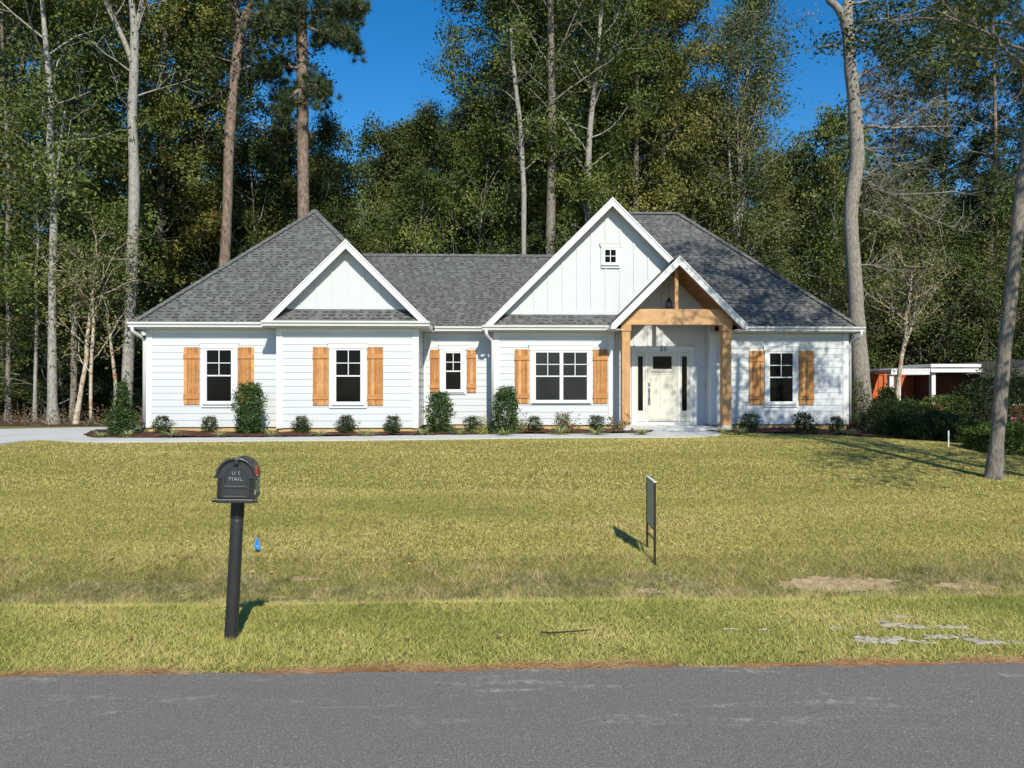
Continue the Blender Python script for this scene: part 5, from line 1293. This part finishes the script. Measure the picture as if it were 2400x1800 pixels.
tag(link('brush_leaves', leaf_mesh('brush_leaves', cs, 9, .16, .07, seed=6), M['brush_leaf']), 'dry reddish leaves in the brush beyond the driveway', 'brush', kind='stuff')

# ------------------------------------------------ mailbox
mx, my = at(541, 1500, 5.0).x, 5.0
mz = gz(mx, my)
mail = empty('mailbox', (mx, my, mz), 0); mail.rotation_euler = (R(-.5), R(2.7), R(13)); tag(mail, 'black arched mailbox on a slightly leaning round post by the road', 'mailbox')
H0 = .955
mb = MB(); mb.tube([(0, 0, -.1), (0, 0, .0), (0, 0, .35), (0, 0, .80), (0, 0, H0 - .1)], [.044, .044, .0425, .0415, .041], 28); mb.build('post', M['black_plastic'], mail, smooth=True)
mb = MB(); mb.tube([(0, 0, H0 - .13), (0, 0, H0 + .005)], .0445, 24); mb.build('post_socket', M['dark_metal'], mail)
w2 = .112; hs = .155; F0, F1 = -.17, .25
def arch(w, hs, z0, n=14, h=None): return [(-w, z0), (w, z0), (w, z0 + hs)] + [(w * math.cos(t), z0 + hs + (h or w) * math.sin(t)) for t in np.linspace(0, math.pi, n)[1:-1]] + [(-w, z0 + hs)]
mb = MB(); mb.prism(arch(w2, hs - .01, H0 + .012), F0 + .02, F1); body = mb.build('body', M['black_plastic'], mail, bevel=.004)
for s in (-1, 1):
    mb = MB(); mb.box(s * w2, s * (w2 + .004), F0 + .09, F1 - .05, H0 + .04, H0 + .125); mb.build('side_panel', M['sign_board'] if s > 0 else M['black_plastic'], body)
mb = MB(); mb.box(-w2 - .005, w2 + .005, F0 - .01, F1 + .005, H0 - .004, H0 + .022); mb.build('base_tray', M['black_plastic'], mail, bevel=.005)
mb = MB(); mb.prism(arch(w2 - .001, hs - .014, H0 + .026), F0 - .006, F0 + .019); dr = mb.build('door', M['black_plastic'], mail, bevel=.003)
mb = MB()                                  # raised arch trim, pilasters, frames
outer = [(p[0], F0 - .014, p[1]) for p in arch(w2 + .004, hs - .012, H0 + .026)][2:]
mb.tube([Vector(p) for p in outer], .0095, 8)
for s in (-1, 1):
    for k_ in (0, 1, 2): mb.tube([(s * (w2 - .006 - k_ * .009), F0 - .01, H0 + .028), (s * (w2 - .006 - k_ * .009), F0 - .01, H0 + hs)], .0035, 6)
    mb.box(s * (w2 - .03), s * (w2 + .022), F0 - .02, F0 + .02, H0 + hs + .002, H0 + hs + .016)
mb.tube([(p[0] * .62, F0 - .008, H0 + .105 + (p[1] - H0 - .1) * .78) for p in arch(w2, .06, H0 + .1)] + [(-w2 * .62, F0 - .008, H0 + .105)], .0028, 5)
mb.tube([(p[0], F0 - .008, p[1]) for p in ((-.07, H0 + .04), (.07, H0 + .04), (.07, H0 + .095), (-.07, H0 + .095), (-.07, H0 + .04))], .0022, 5)
mb.build('door_trim', M['black_plastic'], dr)
mb = MB(); mb.box(-.016, .016, F0 - .028, F0 + .01, H0 + hs + .092, H0 + hs + .135); mb.box(-.012, .012, F0 - .032, F0 - .028, H0 + hs + .098, H0 + hs + .128); mb.build('latch', M['black_plastic'], dr, bevel=.003)
mb = MB()
for s in (-1, 1): mb.tube([(s * (w2 + .006), F0 + .005, H0 + .012), (s * (w2 + .028), F0 + .005, H0 + .012)], [.012, .014], 12)
mb.build('hinge', M['black_plastic'], mail)
for body_, zz, sz in (('U S', H0 + .190, .032), ('MAIL', H0 + .153, .036)):
    me = text_mesh(body_, sz, .0012, 1.15); me.transform(Matrix.Rotation(R(90), 4, 'X')); link('lettering', me, M['letter_paint'], dr, (0, F0 - .0085, zz))
mb = MB(); mb.prism([(.0, 0), (.035, 0), (.035, .018), (.022, .024), (.022, .055), (0, .05)], 0, .006)
fl = mb.mesh('flag'); fl.transform(Matrix.Rotation(R(78), 4, 'Z')); link('flag', fl, M['red_plastic'], mail, (w2 + .004, F0 + .10, H0 + .175))
mb = MB(); mb.tube([(w2 - .004, F0 + .12, H0 + .165), (w2 + .012, F0 + .12, H0 + .165)], .008, 8); mb.build('flag_pivot', M['dark_metal'], mail)

# ------------------------------------------------ sign, marker flag, stake
sx, sy0, sy1 = 1.52, 7.95, 8.44; z0 = gz(sx, sy0)
sign = empty('yard_sign', (sx, sy0, z0), R(-1)); tag(sign, 'thin black metal frame sign with a blank grey panel seen nearly edge-on', 'sign')
d = sy1 - sy0; zt = .875; zt1 = gz(sx, sy1) - z0
for y, nm in ((0, 'near'), (d, 'far')):
    mb = MB(); mb.box(-.011, .011, y - .011, y + .011, -.1, zt); mb.build('post', M['dark_metal'], sign)
mb = MB(); mb.box(-.006, .006, .012, d - .012, .37, .862); mb.build('panel', M['sign_board'], sign)
for z in (.252, .36): mb = MB(); mb.box(-.008, .008, .0115, d - .0115, z, z + .012); mb.build('crossbar', M['dark_metal'], sign)
mb = MB(); mb.box(-.014, .014, -.012, d + .012, zt + .0005, zt + .012); mb.build('top_rail', M['white_metal'], sign)
p = at(602, 1302, 8.15); fx, fy = p.x, p.y; fz = gz(fx, fy)
mk = empty('marker_flag', (fx, fy, fz), R(25)); tag(mk, 'small blue utility marker flag stuck in the lawn behind the mailbox', 'flag')
mb = MB(); mb.tube([(0, 0, -.03), (.005, 0, .20)], .002, 5); mb.build('wire', M['dark_metal'], mk)
mb = MB(); mb.prism([(.002, .19), (.045, .04), (.035, .05), (.02, .04), (-.03, .075)], -.001, .001); mb.build('flag_sheet', M['blue_plastic'], mk)
me = text_mesh('≈', .035, .0006); me.transform(Matrix.Rotation(R(90), 4, 'X') ); link('marking', me, M['white_metal'], mk, (.008, -.0022, .085))
p = at(2223, 1046, 16.6); mb = MB(); mb.box(-.013, .013, -.010, .010, -.05, .34); mb.prism([(-.013, .34), (.013, .34), (.0, .37)], -.010, .010)
o = mb.build('survey_stake', M['trim_paint'], None, (p.x, p.y, gz(p.x, p.y))); tag(o, 'thin white survey stake at the far right edge of the lawn', 'stake')

# ------------------------------------------------ neighbouring garden: fence, canopy, house
def neigh(px, py, D): q = at(px, py, D); return q.x, q.z
fD = 38.0
def fence_run(xa, Da, xb, Db, ytop, label):
    A = at(xa, ytop, Da); B = at(xb, ytop, Db); L = (B.xy - A.xy).length; ang = math.atan2(B.y - A.y, B.x - A.x); z0 = gz(A.x, A.y); e = empty('privacy_fence', (A.x, A.y, z0), ang); tag(e, label, 'fence')
    Hh = A.z - z0; mb = MB(); k = int(L / .15)
    for i in range(k): mb.box(i * .15, i * .15 + .138, (.03 if i % 2 else 0), (.05 if i % 2 else .02), .04, Hh - .05)
    mb.build('boards', M['fence_wood'], e)
    mb = MB(); mb.box(-.02, L + .02, -.02, .09, Hh - .05, Hh); mb.box(0, L, .0505, .08, .4, .5); mb.box(0, L, .0505, .08, Hh - .5, Hh - .4); mb.build('rail', M['fence_wood'], e)
    for i in range(int(L / 2.4) + 1):
        mb = MB(); mb.box(i * 2.4 - .05, i * 2.4 + .05, -.045, -.0205, 0, Hh + .02); mb.build('fence_post', M['fence_wood'], e)
fence_run(1960, 37, 2092, 37, 877, 'orange board fence seen between the big trunk and the canopy')
fence_run(2226, 38, 2420, 38, 880, 'orange board fence behind the open bush right of the canopy post')
fence_run(2092, 37.3, 2226, 37.3, 880, 'orange board fence in shade under the white canopy')
pa = at(2140, 932, 30); mb = MB(); L = 6.2
for i in range(int(L / .11)): mb.prism([(i * .11, 0), (i * .11 + .06, 0), (i * .11 + .06, .82), (i * .11 + .03, .9), (i * .11, .82)], 0, .02)
e = empty('picket_fence', (pa.x, pa.y, gz(pa.x, pa.y)), 0); tag(e, 'low orange picket fence behind the clipped hedges', 'fence')
mb.build('pickets', M['fence_wood'], e); mb = MB(); mb.box(0, L, .0205, .05, .2, .27); mb.box(0, L, .0205, .05, .62, .69); mb.build('rail', M['fence_wood'], e)
cD = 32.5
x0, zt = neigh(2182, 853, cD); x1, zb = neigh(2300, 875, cD); gz0 = gz(x0, cD)
cn = empty('garden_canopy', ((x0 + x1) / 2, cD, gz0), 0); tag(cn, 'white flat-roofed garden canopy on posts with a corrugated wing', 'canopy'); O = ((x0 + x1) / 2, cD, gz0)
mb = MB(O); mb.box(x0, x1, cD, cD + 2.6, zt - .14, zt); mb.box(x0 - .02, x1 + .02, cD - .04, cD, zt - .36, zt - .20); mb.build('roof', M['white_metal'], cn)
mb = MB(O); 
xl, _ = neigh(2089, 862, cD)
n = 16
for i in range(n):
    xx = xl + (x0 - xl) * i / n; w = (x0 - xl) / n; mb.prism([(xx, zt - .26), (xx + w * .5, zt - .18), (xx + w, zt - .26), (xx + w, zt - .30), (xx, zt - .30)], cD, cD + 5)
mb.box(xl, x0 - .03, cD + .02, cD + .1, zt - .46, zt - .305); mb.build('corrugated_roof', M['white_metal'], cn)
for px in (2192, 2093, 2110):
    xx, _ = neigh(px, 900, cD); mb = MB(O); mb.box(xx - .085, xx + .085, cD + .12, cD + .34, gz0 - .1, zt - .145 if px > 2180 else zt - .465); mb.build('post', M['white_metal'], cn)
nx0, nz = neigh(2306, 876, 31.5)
nh = empty('neighbour_house', (nx0 + 3, 33, gz(nx0, 33)), 0); tag(nh, 'shade-dark grey neighbouring building mostly hidden behind the leaning trunk', 'house'); O = (nx0 + 3, 33, gz(nx0, 33))
mb = MB(O); mb.box(nx0 + .2, nx0 + 9, 31.8, 40, .2, nz - .02); mb.build('wall', M['shaded_grey'], nh)
mb = MB(O); mb.prism([(nx0 - .25, nz), (nx0 + 9.3, nz), (nx0 + 4.5, nz + .75)], 31.4, 40.2); mb.box(nx0 - .25, nx0 + 9.3, 31.36, 31.4, nz - .16, nz + .02); mb.build('roof', M['shaded_grey'], nh)
for k_ in (.7, 3.0): mb = MB(O); mb.box(nx0 + k_, nx0 + k_ + 1.2, 31.77, 31.8, .9, 2.1); f_ = mb.build('window', M['glass'], nh); mb = MB(O); mb.box(nx0 + k_ - .08, nx0 + k_ + 1.28, 31.75, 31.79, .82, .9); mb.box(nx0 + k_ - .08, nx0 + k_ + 1.28, 31.75, 31.79, 2.1, 2.18); mb.build('window_frame', M['trim_paint'], f_)
# pink pinwheel flower, garden path, lantern
q = at(2375, 984, 21); mb = MB()
e = empty('pinwheel', (q.x, q.y, gz(q.x, q.y)), 0); tag(e, 'pink flower pinwheel on a stick at the right edge', 'garden ornament')
hz = q.z - gz(q.x, q.y); mb.tube([(0, 0, 0), (0, 0, hz)], .008, 6); mb.build('stick', M['white_metal'], e)
for k_ in range(6):
    a = k_ * math.pi / 3 + .3; mb = MB(); c = (math.cos(a) * .055, math.sin(a) * .055)
    mb.prism([(c[0] + math.cos(t) * .034, hz + c[1] + math.sin(t) * .034) for t in np.linspace(0, 6.28, 9)[:-1]], -.015 - .004 * (k_ % 2), -.010 - .004 * (k_ % 2)); mb.build('petal', M['pink_plastic'], e)
gx0, gx1 = (2345 - CX) / FPX * 22, 14 + 8
tag(poly_sheet('garden_path', [(14.2, 22.6), (30, 21.6), (30, 22.4), (14.2, 23.2)], .03, 'concrete'), kind='structure')
tag(poly_sheet('side_lawn', [(14, 17.2), (30, 16.2), (30, 21.4), (14.2, 22.4)], .02, 'lawn_soil'), kind='structure')
# fallen stick on the verge
mb = MB(); p0 = at(1275, 1490, 5.0); g3 = np.random.default_rng(2)
q, _ = curve((.20, 5.12, gz(.2, 5.12) + .03), (1, -.12, 0), .36, 6, g3, .06); mb.tube(q, [.006, .007, .006, .005, .005, .004, .003], 5)
tag(mb.build('fallen_stick', M['bark_dark']), 'thin dark stick lying on the verge grass', 'stick')
# ------------------------------------------------------------------ light and camera
AZ, EL = R(16), R(38.5)
sd = Vector((math.sin(AZ) * math.cos(EL), -math.cos(AZ) * math.cos(EL), math.sin(EL)))
sun = bpy.data.lights.new('sun', 'SUN'); sun.energy = 4.3; sun.angle = R(.53); sun.color = (1, .94, .80)
so = bpy.data.objects.new('sun', sun); col.objects.link(so); so.rotation_euler = (-sd).to_track_quat('-Z', 'Y').to_euler(); so.location = sd * 50
w = bpy.data.worlds.new('World'); scene.world = w; w.use_nodes = True; nt = w.node_tree
bg = nt.nodes['Background']; sky = nt.nodes.new('ShaderNodeTexSky'); sky.sky_type = 'NISHITA'; sky.sun_disc = False
sky.sun_elevation = EL; sky.sun_rotation = math.pi - AZ; sky.air_density = 1.0; sky.dust_density = .2; sky.ozone_density = 3.4
hs = nt.nodes.new('ShaderNodeHueSaturation'); hs.inputs['Saturation'].default_value = 1.38; nt.links.new(sky.outputs[0], hs.inputs['Color']); nt.links.new(hs.outputs[0], bg.inputs[0]); bg.inputs[1].default_value = .115
scene.view_settings.view_transform = 'Standard'; scene.view_settings.look = 'None'; scene.view_settings.exposure = .42; scene.view_settings.gamma = 1
cam = bpy.data.cameras.new('camera'); co = bpy.data.objects.new('camera', cam); col.objects.link(co)
co.location = (0, 0, EYE); co.rotation_euler = (R(90), 0, 0); cam.sensor_width = 36; cam.lens = 36 * FPX / 2400; cam.shift_y = 5 / 2400; cam.clip_end = 2000; cam.clip_start = .05
scene.camera = co
scene.render.engine = 'CYCLES'
scene.cycles.max_bounces = 6; scene.cycles.diffuse_bounces = 3; scene.cycles.transparent_max_bounces = 4
